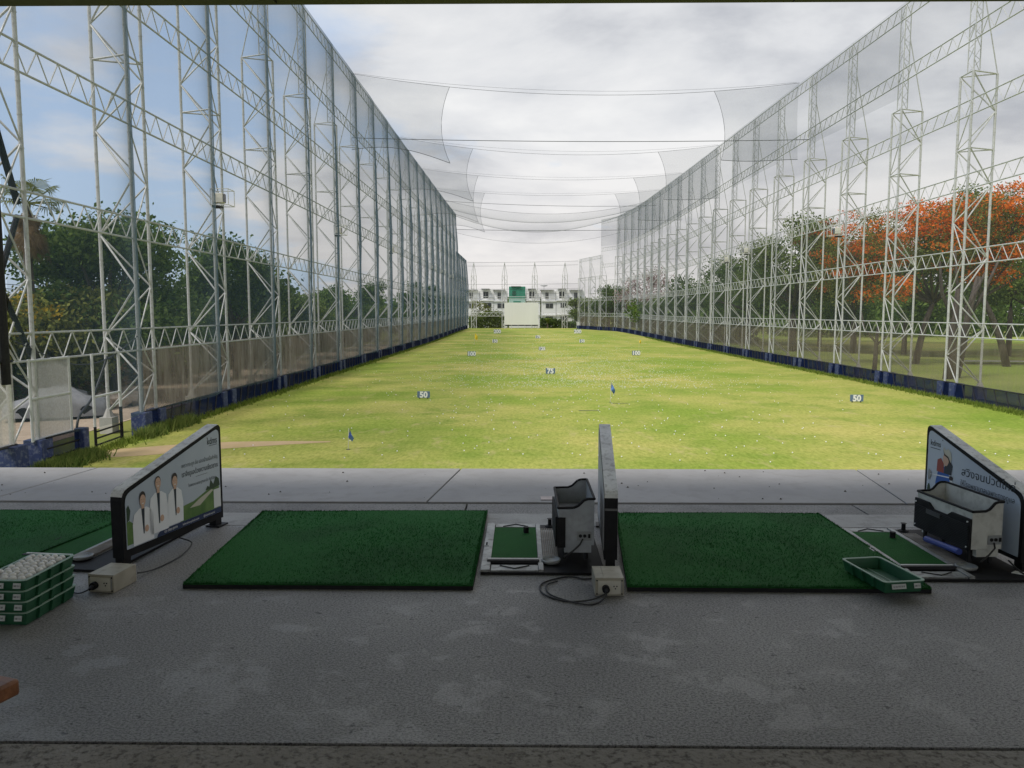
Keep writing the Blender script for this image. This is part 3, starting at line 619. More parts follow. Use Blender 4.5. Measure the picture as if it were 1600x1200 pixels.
for x in (-.03, .0, .03):
    b = MB(); b.box((x, 0, .0065), (.004, .33, .004)); b.obj('floor_rib', M_rim, tray)
SX, SY = -2.315, 3.485
for k, nm in enumerate(('bottom green tray of the stack beside the socket box', 'second green tray from the floor in the tray stack', 'third green tray from the floor, under the one full of balls', 'green tray full of golf balls on top of the stack')):
    o = dup(tray, (SX, SY, D + .003 + k * .05), R(-2 + (k % 2) * .8)); o['label'] = nm
ballmesh = None
b = MB(); b.lathe([(.0005, -.017)] + [(.017 * math.sin(R(a)), -.017 * math.cos(R(a))) for a in range(20, 180, 20)] + [(.0005, .017)], n=14); ballmesh = b.mesh('golf_ball', M_ball, True)
nb = 0
for lay, z in ((0, D + .20), ):
    for i in range(5):
        for j in range(9):
            o = link('golf_ball', ballmesh); o.location = (SX - .078 + i * .037 + (j % 2) * .008 - .003 + rnd.uniform(-.002, .002), SY - .155 + j * .0385 + rnd.uniform(-.002, .002), z + rnd.uniform(-.001, .004) + .005)
            o.rotation_euler = (rnd.uniform(0, 6), rnd.uniform(0, 6), 0); tag(o, 'scuffed white golf ball in the top green tray', 'golf ball', 'golf balls in the tray'); nb += 1
# ------------------------------------------------------------------ bench whose end shows at the left edge
BENX, BENY = -1.355, 1.91
t = empty('wooden_bench', (BENX, BENY, D)); t.rotation_euler = (0, 0, R(-18)); tag(t, 'varnished wooden bench whose end pokes in beside the left edge', 'bench')
for k in range(3):
    b = MB(); b.box((-.65, -.232 + .115 * k, .405), (1.3, .1, .045)); b.obj('seat_slat', M_wood, t, bevel=.008)
for x in (-1.15, -.2):
    for y in (-.24, .0):
        b = MB(); b.box((x, y, .19), (.06, .06, .38)); b.obj('leg', M_wood, t)
    b = MB(); b.box((x, -.117, .362), (.06, .3, .04)); b.obj('cross_rail', M_wood, t)

# ------------------------------------------------------------------ net walls
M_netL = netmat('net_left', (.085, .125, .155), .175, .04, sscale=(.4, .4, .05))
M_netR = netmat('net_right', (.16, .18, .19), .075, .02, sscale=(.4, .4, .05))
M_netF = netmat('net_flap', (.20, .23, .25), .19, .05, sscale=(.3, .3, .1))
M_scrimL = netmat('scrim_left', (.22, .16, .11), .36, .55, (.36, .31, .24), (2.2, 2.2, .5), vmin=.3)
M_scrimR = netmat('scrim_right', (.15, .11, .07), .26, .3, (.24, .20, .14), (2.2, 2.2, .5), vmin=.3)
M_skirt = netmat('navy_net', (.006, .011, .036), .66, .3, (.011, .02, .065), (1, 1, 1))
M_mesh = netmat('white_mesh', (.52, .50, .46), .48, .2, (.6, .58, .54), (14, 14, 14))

def truss_mb(a, b, z0, z1, nv, ch, wb):
    """planar ladder girder from a to b between heights z0 and z1 -> chords, web"""
    a, b = Vector(a), Vector(b)
    P = lambda t, z: Vector((a.x + (b.x - a.x) * t, a.y + (b.y - a.y) * t, z(t)))
    lo = lambda t: z0[0] + (z0[1] - z0[0]) * t; hi = lambda t: z1[0] + (z1[1] - z1[0]) * t
    chords = []
    for z in (lo, hi): m = MB(); m.tube(P(0, z), P(1, z), ch, 6, cap=False); chords.append(m)
    web = []
    for i in range(nv * 2):
        t0, t1 = i / (nv * 2), (i + 1) / (nv * 2)
        p, q = (P(t0, hi), P(t1, lo)) if i % 2 == 0 else (P(t0, lo), P(t1, hi))
        web.append((p, q, wb))
    return chords, web

def tower(base, tdir, ndir, top, ring1, ring0, levels, nxt, split, label, group, wide=1.3, deep=1.75, low=False, detail=1):
    """base: point of the near leg on the net plane. tdir along the wall, ndir away from the range."""
    t3, n3 = Vector((*tdir, 0)), Vector((*ndir, 0)); B = Vector(base)
    T = empty('net_tower', B); tag(T, label, 'net tower', group)
    A0, B0, C0 = Vector(), t3 * wide, t3 * wide * .5 + n3 * deep
    up = lambda p, z: p + Vector((0, 0, z))
    z_f = .95
    rl = .072
    for p, top_ in ((A0, ring1), (B0, ring1), (C0, ring1)):
        m = MB(); m.tube(up(p, .0), up(p, top_), rl, 8 if split else 6)
        if split:
            for k in range(int(top_ / 1.05)): m.tube(up(p, .9 + k * 1.05 - .02), up(p, .9 + k * 1.05 + .02), rl * 1.15, 8)
        m.obj('leg', M_steel, T)
    for p in (A0, B0):
        m = MB(); m.box(up(p, .45), (.62, .62, 1.0), rz=math.atan2(tdir[1], tdir[0]) + rnd.uniform(-.08, .08)); m.obj('footing', M_navy, T, bevel=.02 if split else 0)
    m = MB(); m.box(up(C0, .30), (.55, .55, .7)); m.tube(up(C0, .6), up(C0, 1.0), .26, 8, .09); m.obj('footing', pmat('pale_footing', (.40, .38, .34), (.48, .46, .42), 2, .8, coord='World'), T)
    # zigzag braces between the legs
    br = []
    n = max(2, int(round((ring1 - 4.1) / 4.1 * 2))); zs = [.9, 2.5] + [4.1 + (ring1 - 4.1) * k / n for k in range(n + 1)]
    for k in range(len(zs) - 1):
        z0, z1 = zs[k], zs[k + 1]; o0 = k % 2 == 0
        for q in (A0, B0):
            p0, p1 = (C0, q) if o0 else (q, C0)
            br.append((up(p0, z0), up(p1, z1), .04))
        p0, p1 = (A0, B0) if o0 else (B0, A0)
        br.append((up(p0, z0), up(p1, z1), .034))
    rings = []
    for z in (ring0, ring1):
        for p, q in ((A0, B0), (B0, C0), (C0, A0)): rings.append((up(p, z), up(q, z), .04))
    # mast above
    ms = []
    a, b_, c = A0, t3 * .62, t3 * .31 + n3 * .52
    hm = top - ring1
    for p in (a, b_, c): ms.append((up(p, ring1), up(p, top), .036))
    kz = max(3, int(hm / .62)) if detail else 4
    for i in range(kz):
        z0, z1 = ring1 + hm * i / kz, ring1 + hm * (i + 1) / kz
        for p, q in ((a, b_), (b_, c), (c, a)):
            p, q = (p, q) if i % 2 == 0 else (q, p); ms.append((up(p, z0), up(q, z1), .017))
    m = MB(); [m.tube(*e[:2], e[2], 5, cap=False) for e in ms]; m.obj('mast', M_steel, T)
    m = MB(); m.tube(up(C0, ring1), up(c, ring1 + hm * .68), .034, 6); m.obj('stay', M_steel, T)
    if split:
        for p, q, r in br: m = MB(); m.tube(p, q, r, 6); m.obj('brace', M_steel, T)
        for p, q, r in rings: m = MB(); m.tube(p, q, r, 6); m.obj('ring_bar', M_steel, T)
    else:
        m = MB(); [m.tube(p, q, r, 5, cap=False) for p, q, r in br + rings]; m.obj('bracing', M_steel, T)
    if nxt is not None:
        d = Vector(nxt[:3]) - B
        for (z0, z1) in levels:
            top_l = z1 > top - 1.2
            zz0, zz1 = (z0, z0), (z1, z1)
            if top_l: zz0, zz1 = (z0, z0 + nxt[3] - top), (z1, z1 + nxt[3] - top)
            ch, web = truss_mb((0, 0, 0), (d.x, d.y, 0), (zz0[0], zz0[1] + d.z), (zz1[0], zz1[1] + d.z), 7, .04, .023)
            if split:
                tr = ch[0].obj('truss', M_steel, T); ch[1].obj('chord', M_steel, tr)
                for p, q, r in web: m = MB(); m.tube(p, q, r, 5, cap=False); m.obj('web_bar', M_steel, tr)
            else:
                m = ch[0]; m.add(ch[1].v, ch[1].f); [m.tube(p, q, r, 4, cap=False) for p, q, r in web]; m.obj('truss', M_steel, T)
    return T

def wall(side, pts, tops, rings, levels, nsplit, netm, scrm, bow, names, low_from, low_top, low_levels, low_ring, skip_skirt=()):
    nname, tgroup = names
    sgn = -1 if side == 'left' else 1
    net = empty('golf_net', (pts[0][0], pts[0][1], 0)); tag(net, f'tall {"dark" if side == "left" else "pale"} ball net hung along the {side} row of towers', 'golf net', 'side nets')
    scr = empty('shade_screen', (pts[0][0], pts[0][1], 0)); tag(scr, f'brown shade cloth along the foot of the {side} net wall', 'shade screen', 'shade screens')
    skt = empty('net_skirt', (pts[0][0], pts[0][1], 0)); tag(skt, f'navy net skirt with slanting bars below the {side} net wall', 'net skirt', 'net skirts')
    O = Vector((pts[0][0], pts[0][1], 0)); N = len(pts)
    for k in range(N):
        p = Vector((*pts[k], gz(pts[k][1]))); q = pts[k + 1] if k + 1 < N else None
        pv = pts[k - 1] if k else None
        d = Vector((q[0] - p.x, q[1] - p.y)) if q else Vector((p.x - pv[0], p.y - pv[1])); d.normalize()
        nrm = Vector((-d.y, d.x)) * (1 if side == 'left' else -1)
        lowt = k >= low_from
        top = low_top if lowt else tops(pts[k][1]); lv = low_levels if lowt else levels + [(top - 1.0 - .0, top - .1)]
        if lowt: lv = lv + [(top - .9, top - .1)]
        nx = None
        if q:
            nl = k + 1 >= low_from; nt_ = low_top if (lowt or nl) else tops(q[1])
            nx = (q[0], q[1], gz(q[1]), nt_)
            if nl and not lowt: nx = (q[0], q[1], gz(q[1]), top)
        r1, r0 = (low_ring if lowt else rings)
        tower(p, d, nrm, top, r1, r0, lv, nx, k < nsplit, f'white lattice tower of the {side} net wall, {ORD[k]} from the near end' if k else f'nearest white lattice tower of the {side} net wall', tgroup, detail=pts[k][1] < 130)
        if not q: continue
        zt0, zt1 = (low_top, low_top) if lowt else (tops(p.y), tops(q[1]))
        zb0, zb1 = gz(p.y), gz(q[1]); inn = -nrm * .14
        def NP(u, v, bow=bow, z0=.95):
            s = math.sin(math.pi * u ** 1.45); bb = bow * s * (.35 + .65 * math.sin(math.pi * min(1, .12 + v * .9))) * min(1, (1 - v) * 7 + .02)
            zz = (zb0 + (zb1 - zb0) * u) + z0 + v * ((zt0 + (zt1 - zt0) * u) - z0)
            rip = .05 * math.sin(v * 40 + k) * s
            return (p.x + (q[0] - p.x) * u + inn.x - nrm.x * (bb + rip) - O.x, p.y + (q[1] - p.y) * u + inn.y - nrm.y * (bb + rip) - O.y, zz)
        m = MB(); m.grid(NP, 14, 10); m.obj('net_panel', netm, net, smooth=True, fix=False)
        if side == 'right' and not lowt and k >= 2 and (k % 3 != 1 or k > 8):
            UP = lambda u, v: tuple(a + b_ * .03 for a, b_ in zip(NP(u, .75 + .245 * v), (nrm.x, nrm.y, 0)))
            m = MB(); m.grid(UP, 14, 3); m.obj('upper_panel', netm, net, smooth=True, fix=False)
        if k not in skip_skirt:
            def SP(u, v):
                return (p.x + (q[0] - p.x) * u + nrm.x * .12 - O.x, p.y + (q[1] - p.y) * u + nrm.y * .12 - O.y, zb0 + (zb1 - zb0) * u + .9 + v * 2.72)
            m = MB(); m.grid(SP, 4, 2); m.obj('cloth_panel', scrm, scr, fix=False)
            def KP(u, v):
                return (p.x + (q[0] - p.x) * u - nrm.x * (.30 - .12 * v) - O.x, p.y + (q[1] - p.y) * u - nrm.y * (.30 - .12 * v) - O.y, zb0 + (zb1 - zb0) * u + .02 + v * .93)
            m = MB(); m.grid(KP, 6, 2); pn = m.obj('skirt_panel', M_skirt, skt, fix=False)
            m = MB(); m.tube(KP(0, 1.02), KP(1, 1.02), .035, 6); m.tube(KP(0, .04), KP(1, .04), .03, 6); m.obj('rail', M_dark, pn)
            if k < 10:
                for i in range(7):
                    u = .13 + .12 * i; m = MB(); o3 = -nrm.to_3d() * .05; m.tube(Vector(KP(u - .035, .02)) + o3, Vector(KP(u + .035, 1.0)) + o3, .03, 5); m.obj('slat', M_dark, pn)
            else:
                m = MB(); [m.tube(KP(.1 + .12 * i, .02), KP(.17 + .12 * i, 1.0), .03, 4) for i in range(7)]; o = m.obj('slats', M_dark, pn)
LP = [(LX, 24.0 + 8.65 * k + (-.35, -.75, -1.0, -.5, -.5, -.7, -.3)[min(k, 6)] * (1 if k < 7 else 0)) for k in range(24)]
LP = [(x - (0 if y < 200 else .0), y) for x, y in LP]
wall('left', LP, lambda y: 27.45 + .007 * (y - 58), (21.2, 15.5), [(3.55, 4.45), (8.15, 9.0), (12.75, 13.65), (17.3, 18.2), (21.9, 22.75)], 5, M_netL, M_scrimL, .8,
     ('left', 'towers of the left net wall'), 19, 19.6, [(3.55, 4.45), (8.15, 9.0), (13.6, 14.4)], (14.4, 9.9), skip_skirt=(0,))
RP = [(rwall(37.3 + 8.35 * k), 37.3 + 8.35 * k) for k in range(0, 20)] + [(20.9, 204.2), (18.8, 212.6), (16.6, 221)]
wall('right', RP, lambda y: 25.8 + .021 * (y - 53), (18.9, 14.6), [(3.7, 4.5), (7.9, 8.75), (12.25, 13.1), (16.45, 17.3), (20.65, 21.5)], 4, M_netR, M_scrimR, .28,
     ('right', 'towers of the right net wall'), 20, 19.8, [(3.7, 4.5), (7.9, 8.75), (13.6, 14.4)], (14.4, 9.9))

# near return of the left wall towards the building: a second tower closer to the deck
tower((LX - .4, 16.3, 0), (0, 1), (-1, 0), 27.2, 21.2, 15.5, [(3.55, 4.45), (8.15, 9.0), (12.75, 13.65), (17.3, 18.2), (21.9, 22.75), (26.2, 27.1)], (LX, 23.65, 0, 27.2), True, 'white lattice tower wrapped by the left edge, closest to the tee building', 'towers of the left net wall')
m = MB(); m.grid(lambda u, v: (LX - .25 + .4 * math.sin(math.pi * u), 16.3 + 7.3 * u, .9 + 26.2 * v), 10, 8); o = m.obj('golf_net', M_netL, smooth=True, fix=False); tag(o, 'net panel between the closest left tower and the tower with the black wrap', 'golf net', 'side nets')
# black wrap and black raking props on the first tower
t = empty('black_prop', (LX, 23.65, 0)); tag(t, 'black pipe strapped to the nearest left tower with two raking arms', 'prop')
m = MB(); m.tube((.12, -.28, 2.9), (.12, -.28, 10.6), .14, 8); m.obj('pipe', M_black, t)
m = MB(); m.tube((.1, -.3, 11.4), (-.2, 1.25, 8.6), .11, 8); m.obj('raking_arm', M_black, t)
m = MB(); m.tube((-.2, 1.2, 8.2), (.0, -.2, 6.0), .09, 8); m.obj('raking_arm', M_black, t)
m = MB(); m.tube((.1, -.2, 5.8), (-.1, 1.35, 3.7), .09, 8); m.obj('raking_arm', M_black, t)

# far end: masts, back net, cables
BY = 231.0
bx = [12.9, 3.9, -5.1, -14.3]
backnet = empty('golf_net', (0, BY, 0)); tag(backnet, 'thin net closing the far end of the range', 'golf net')
xs = [16.3] + bx + [-16.2]
for a, c in zip(xs, xs[1:]):
    ya, yc = (222.6 if a > 16 else 0), (-7.5 if c < -16 else 0)
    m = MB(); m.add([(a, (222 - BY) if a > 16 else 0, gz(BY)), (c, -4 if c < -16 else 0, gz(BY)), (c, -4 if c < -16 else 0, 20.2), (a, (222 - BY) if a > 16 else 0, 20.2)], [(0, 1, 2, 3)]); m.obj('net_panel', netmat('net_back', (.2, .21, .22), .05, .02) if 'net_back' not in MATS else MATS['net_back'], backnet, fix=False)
for i, X in enumerate(bx):
    T = empty('net_mast', (X, BY, gz(BY))); tag(T, f'slim pointed mast of the far net, {("rightmost", "third from the left tower", "second from the left tower", "leftmost")[i]}', 'net mast', 'masts of the far net')
    for dx, dy in ((-.75, 0), (.75, 0), (0, .9)):
        m = MB(); m.tube((dx, dy, 0), (dx, dy, 15.6), .09, 6); m.tube((dx, dy, 15.6), (0, .2, 19.6), .07, 6); m.obj('leg', M_steel, T)
    m = MB(); k = 9
    for j in range(k):
        z0, z1 = 15.6 * j / k, 15.6 * (j + 1) / k; s = 1 if j % 2 else -1
        m.tube((-.75 * s, 0, z0), (.75 * s, 0, z1), .05, 4); m.tube((.75 * s, 0, z0), (0, .9, z1), .05, 4); 
    for z in (4, 8.5, 15.6): m.tube((-.75, 0, z), (.75, 0, z), .05, 4)
    m.obj('bracing', M_steel, T)
    nx_ = bx[i + 1] if i + 1 < len(bx) else -16.2
    for z in (3.6, 4.6, 8.9, 9.4):
        m = MB(); m.tube((0, 0, z), (nx_ - X, 0, z), .06, 5); m.obj('rail', M_steel, T)
    if z: 
        m = MB(); [m.tube((0 + (nx_ - X) * j / 14, 0, 3.6 if j % 2 else 4.6), ((nx_ - X) * (j + 1) / 14, 0, 4.6 if j % 2 else 3.6), .045, 4) for j in range(14)]; m.obj('web', M_steel, T)
def wire(a, c, sag, r, label, n=18, group=None):
    a, c = Vector(a), Vector(c); P = [a.lerp(c, i / n) - Vector((0, 0, sag * 4 * (i / n) * (1 - i / n))) for i in range(n + 1)]
    m = MB(); m.path(P, r, 5); return tag(m.obj('cable', M_wire, fix=False), label, 'cable', group or 'cables spanning the range')
for z, s, nm in ((20.1, .15, 'top wire of the far net'), (19.0, .1, 'second wire from the top of the far net'), (13.6, .1, 'third wire from the top of the far net'), (12.2, .1, 'fourth wire from the top of the far net'), (10.8, .1, 'lowest plain wire of the far net')):
    wire((-16.2, BY - .2, z), (16.4, BY - 6, z), s, .035, nm)
# flaps of net hung from cross cables
fl = [(74, 27.4, 26.4, 1.5, -6.75, 17.9, 7.0), (103, 28.0, 26.9, 1.7, -6.4, 17.8, 6.8), (126, 28.2, 27.4, 1.4, -7.0, 17.9, 7.4), (146, 28.3, 27.9, 1.2, -6.9, 17.3, 7.2)]
pos_ = ['first and nearest', 'second', 'third', 'fourth and farthest']
for i, (Y, zl, zr, sag, xl, xr, h) in enumerate(fl):
    W = RX - LX
    zc = lambda x: zl + (zr - zl) * (x - LX) / W - sag * 4 * ((x - LX) / W) * (1 - (x - LX) / W)
    wire((LX, Y, zl), (RX, Y, zr), sag, .017, f'{pos_[i]} sagging cross cable with net flaps hanging from it')
    wire((LX, Y + .7, zl + .25), (RX, Y + .7, zr + .25), sag * .8, .010, f'thin spare wire just above the {pos_[i]} cross cable')
    for side, x0, x1 in (('left', LX, xl), ('right', RX, xr)):
        def FP(u, v, x0=x0, x1=x1, Y=Y, h=h, side=side):
            pull = .09 * abs(x1 - x0) * 4 * v * (1 - v) * u + (.10 * abs(x1 - x0) * v * u if side == 'right' else -.0)
            x = x0 + (x1 - x0) * u - math.copysign(pull, x1 - x0)
            zt = zc(x0 + (x1 - x0) * u); hh = h * (1 - (.12 * math.sin(math.pi * u) if side == 'left' else .1 * u))
            return (x, Y + .25 * math.sin(u * 6 + v * 4), zt - v * hh)
        f = empty('net_flap', (0, 0, 0)); tag(f, f'net flap hung by the {side} wall from the {pos_[i]} cross cable', 'net flap', 'net flaps on the cross cables')
        m = MB(); m.grid(FP, 10, 8); m.obj('netting', M_netF, f, smooth=True, fix=False)
        m = MB(); m.path([FP(1, v / 10) for v in range(11)], .02, 4); m.path([FP(u / 10, 1) for u in range(11)], .025, 4); m.obj('hem_rope', M_wire, f, fix=False)
wire((LX, 74.3, 21.6), (RX, 71, 20.6), .25, .03, 'thick nearly straight cable crossing below the nearest flap cable')
wire((LX, 150, 26.6), (RX, 150, 25.6), .5, .035, 'thick straight cable crossing below the farthest flaps')
# sagging canopy at the far end of the tall part
def cab(x0, x1, Y, z0, z1, sag): return lambda u: Vector((x0 + (x1 - x0) * u, Y, z0 + (z1 - z0) * u - sag * 4 * u * (1 - u)))
c1, c2, c3, c4 = cab(LX, RX, 160, 28.2, 27.8, 2.7), cab(LX, 25.2, 174, 28.2, 28.2, 3.1), cab(LX, 24, 187, 28.3, 28.5, 4.0), cab(LX, 24, 187.2, 24.4, 24.4, 2.6)
can = empty('net_canopy', (0, 0, 0)); tag(can, 'sagging net canopy slung across the far end of the tall walls', 'net canopy')
for f0, f1 in ((c1, c2), (c2, c3), (c3, c4)):
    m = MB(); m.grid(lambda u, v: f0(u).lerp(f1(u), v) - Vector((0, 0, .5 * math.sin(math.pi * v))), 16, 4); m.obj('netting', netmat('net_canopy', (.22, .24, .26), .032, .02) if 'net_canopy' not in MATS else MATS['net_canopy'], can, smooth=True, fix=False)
for f0 in (c1, c2, c3, c4):
    m = MB(); m.path([f0(i / 18) for i in range(19)], .022, 4); m.obj('edge_cable', M_wire, can, fix=False)
wire((LX, 188, 25.2), (23.9, 188, 25.0), .2, .05, 'straight cable crossing in front of the far canopy edge')

# ------------------------------------------------------------------ gate, covered car and clutter at the left
def pipe(parent, a, c, r, mat, name): m = MB(); m.tube(a, c, r, 8); return m.obj(name, mat, parent)
gt = empty('gate', (LX - .1, 27.6, 0)); tag(gt, 'open gate leaf of white pipes with black lower bars by the dirt path', 'gate')
pipe(gt, (.3, .4, .9), (.3, .4, 3.6), .05, M_white, 'post'); pipe(gt, (.3, .4, .0), (.3, .4, .9), .052, M_black, 'post')
pipe(gt, (.15, 2.55, 1.4), (.15, 2.55, 3.6), .06, M_white, 'post'); pipe(gt, (.15, 2.55, .0), (.15, 2.55, 1.4), .065, M_black, 'post')
pipe(gt, (.3, .45, 2.0), (.15, 2.5, 2.0), .045, M_white, 'rail')
for z in (.2, .45, .7): pipe(gt, (.3, .45, z), (.15, 2.5, z), .035, M_black, 'rail')
mp_ = empty('mesh_panel', (LX + .05, 24.6, 0)); tag(mp_, 'white wire mesh panel in a pale frame beside the gate opening', 'mesh panel')
m = MB(); m.grid(lambda u, v: (0, 2.2 * u, .95 + 2.6 * v), 1, 1); m.obj('mesh', M_mesh, mp_, fix=False)
for a, c in (((0, 0, .9), (0, 0, 3.6)), ((0, 2.2, .9), (0, 2.2, 3.6)), ((0, 0, .95), (0, 2.2, .95)), ((0, 0, 3.55), (0, 2.2, 3.55)), ((0, 0, 2.3), (0, 2.2, 2.3))): pipe(mp_, a, c, .045, M_white, 'frame_bar')
mp2 = empty('mesh_panel', (LX + .05, 17.5, 0)); tag(mp2, 'pale wire mesh panel at the left edge beside the first navy footing', 'mesh panel')
m = MB(); m.grid(lambda u, v: (0, 6.3 * u, .95 + 2.6 * v), 1, 1); m.obj('mesh', M_mesh, mp2, fix=False)
for a, c in (((0, 0, 3.6), (0, 6.3, 3.6)), ((0, 0, .95), (0, 6.3, .95))): pipe(mp2, a, c, .045, M_dark, 'frame_bar')
sk = empty('low_barrier', (LX + .3, 24.9, 0)); tag(sk, 'navy net barrier with black rails below the white mesh panel', 'barrier')
m = MB(); m.grid(lambda u, v: (0, 1.9 * u, .02 + .95 * v), 2, 1); m.obj('netting', M_skirt, sk, fix=False)
for z in (.3, .62, .98): pipe(sk, (0, 0, z), (0, 1.9, z), .03, M_black, 'rail')
m = MB(); m.box((0, 2.05, .5), (.35, .35, 1.05)); m.obj('footing', M_navy, sk, bevel=.02)
cable('loose_rope', [(LX - .2, 29.8, 3.4), (LX - .25, 29.3, 2.6), (LX - .1, 28.4, 1.9), (LX + .1, 27.2, 1.4), (LX + .15, 26.9, .9)], .045, 'dark torn strip of netting hanging across the gate opening', 'rope')
cable('loose_cable', [(LX, 24.1, 4.2), (LX, 27, 3.3), (LX, 29.5, 3.35), (LX, 32, 4.2)], .025, 'slack cable drooping over the gate from tower to tower')
# covered car
b = MB()
prof = [(-2.2, .35), (-2.1, .8), (-1.3, 1.0), (-.8, 1.45), (.6, 1.5), (1.2, 1.05), (2.1, .9), (2.3, .4)]
NU = 14
sec = []
for i, (a, h) in enumerate(prof):
    for j in range(NU + 1):
        u = j / NU; w = .92 if i not in (0, 7) else .7
        ang = math.pi * u; y = -math.cos(ang) * w * (1.0 + .06 * math.sin(i * 2 + j)); z = h * min(1, math.sin(ang) ** .45 * 1.0) if 0 < j < NU else .12
        sec.append((a + .05 * math.sin(j * 1.7), y, max(.1, z + .03 * math.sin(j * 2.3 + i))))
b.add(sec, [(i * (NU + 1) + j, i * (NU + 1) + j + 1, (i + 1) * (NU + 1) + j + 1, (i + 1) * (NU + 1) + j) for i in range(len(prof) - 1) for j in range(NU)] + [tuple(range(NU + 1)), tuple(reversed(range((len(prof) - 1) * (NU + 1), len(prof) * (NU + 1))))])
cc = empty('covered_car', (-22.7, 37.0, 0), R(25)); tag(cc, 'parked car under a grey cover beyond the gate', 'car')
b.obj('car_cover', pmat('grey_cover', (.20, .205, .22), (.27, .275, .29), 3, .6, bump=.3), cc, smooth=True)
for x_ in (-1.3, 1.35):
    for y_ in (-.78, .78):
        m = MB(); m.tube((x_, y_ - .1, .32), (x_, y_ + .1, .32), .32, 14); m.obj('wheel', M_black, cc)
def rock(name, loc, s, mat, label, cat, group, seed):
    r = random.Random(seed); bm = bmesh.new(); bmesh.ops.create_icosphere(bm, subdivisions=2, radius=1)
    for v in bm.verts: v.co = Vector((v.co.x * s[0], v.co.y * s[1], v.co.z * s[2])) * r.uniform(.78, 1.15)
    me = bpy.data.meshes.new(name); bm.to_mesh(me); bm.free(); me.materials.append(mat); o = link(name, me); o.location = loc; return tag(o, label, cat, group)
M_stone = pmat('rubble_stone', (.30, .24, .19), (.46, .38, .30), 2, .9, bump=.4)
for i in range(14):
    rock('rubble_stone', (-21.5 - rnd.random() * 3, 40 + rnd.random() * 3.5, .25), (rnd.uniform(.3, .7), rnd.uniform(.3, .7), rnd.uniform(.25, .6)), M_stone, 'brown stone of the rubble heap beyond the gate', 'stone', 'stones of the rubble heap', i)
rock('tarp_heap', (-24.3, 40.5, .4), (1.3, 1.5, .9), pmat('grey_tarp', (.25, .25, .26), (.4, .4, .42), 2, .6), 'heap under a crumpled grey tarpaulin behind the covered car', 'heap', None, 77)

# ------------------------------------------------------------------ signs and flags on the lawn
M_sign = pmat('sign_blue', (.09, .15, .24), (.13, .19, .28), 4, .5)
M_num = pmat('sign_white', (.82, .82, .80), None, rough=.5)
def sign(n, X, Y, label, w, h):
    w, h = w * .92, h * .92
    t = empty('yard_sign', (X, Y, gz(Y))); tag(t, label, 'distance sign', 'distance signs on the range')
    m = MB(); m.box((0, 0, h / 2 + .06), (w, .04, h)); m.obj('board', M_sign, t, bevel=.01)
    for dx in (-.32 * w, .32 * w): m = MB(); m.box((dx, .03, .06), (.05, .05, .16)); m.obj('leg', M_dark, t)
    text(n, h * 1.22, t, Matrix.Translation((0, -.026, .06 + h * .08)) @ Matrix(((1, 0, 0), (0, 0, -1), (0, 1, 0))).to_4x4(), M_num, 'lettering', 'CENTER', bold=.045)
sign('50', -5.84, 45.5, 'fifty-yard board between the drooping blue flag and the 75 board', .82, .42)
sign('50', 19.17, 43.9, 'fifty-yard board alone near the right end of the near lawn', .82, .42)
sign('75', 2.41, 63.9, 'blue board reading 75 in the middle of the lawn', .85, .5)
sign('100', -5.87, 90.2, 'blue board reading 100 towards the left net wall', 1.05, .58)
sign('100', 13.74, 92.2, 'blue board reading 100 towards the right net wall', 1.05, .58)
sign('125', 2.78, 104.2, 'small blue board reading 125 behind the 75 board', .95, .52)
sign('150', -4.57, 130.8, 'small blue board reading 150 towards the left', .9, .6)
sign('150', 10.25, 131.0, 'small blue board reading 150 towards the right', .9, .6)
sign('175', 3.16, 150, 'small blue board reading 175 in front of the white screen', 1.0, .62)
sign('200', -5.6, 178, 'blue board reading 200 just left of the white screen', 1.75, 1.0)
sign('200', 12.97, 178, 'blue board reading 200 right of the white screen', 1.75, 1.0)
def flag(X, Y, h, col, fl_, label, droop=1):
    t = empty('flag', (X, Y, gz(Y))); tag(t, label, 'flag', 'flags on the lawn')
    m = MB(); m.tube((0, 0, 0), (.03, 0, h), .014, 6); m.obj('pole', pmat('flag_pole', (.6, .58, .45), None), t)
    m = MB(); m.grid(lambda u, v: (.03 + fl_ * .45 * u + .03 * math.sin(v * 5), .05 * math.sin(u * 6 + v * 3), h - fl_ * .9 * v - fl_ * droop * .9 * u * (1 - .3 * v)), 6, 6); m.obj('cloth', col, t, smooth=True, fix=False)
    m = MB(); m.lathe([(.09, 0), (.09, .006), (.05, .012)], (0, 0, 0), 12); m.obj('cup', M_dark, t)
M_fb = pmat('flag_blue', (.02, .05, .22), (.10, .2, .5), 3, .7, lo=.45, hi=.5); M_fy = pmat('flag_yellow', (.75, .55, .03), None, rough=.7)
flag(-6.5, 28.4, .80, M_fb, .34, 'blue flag with drooping cloth, nearest to the deck')
flag(5.09, 43.8, 1.18, M_fb, .48, 'small dark blue flag above the middle divider board')
flag(-7.6, 124, 1.9, M_fy, 1.0, 'yellow flag towards the left net wall', .5)
flag(15.4, 101, 1.7, M_fy, .5, 'faint yellow flag behind the right 100 board', .5)
# dark strips on the lawn, shadow by the blue flag painted as colour
for X, Y, w in ((3.55, 40.0, .55), (5.55, 43.3, .5)):
    m = MB(); m.add([(X - w, Y - .1, .008), (X + w, Y - .06, .008), (X + w, Y + .08, .008), (X - w, Y + .1, .008)], [(0, 1, 2, 3)]); struct(m.obj('shadow_strip', pmat('painted_shadow', (.05, .06, .02), None)))
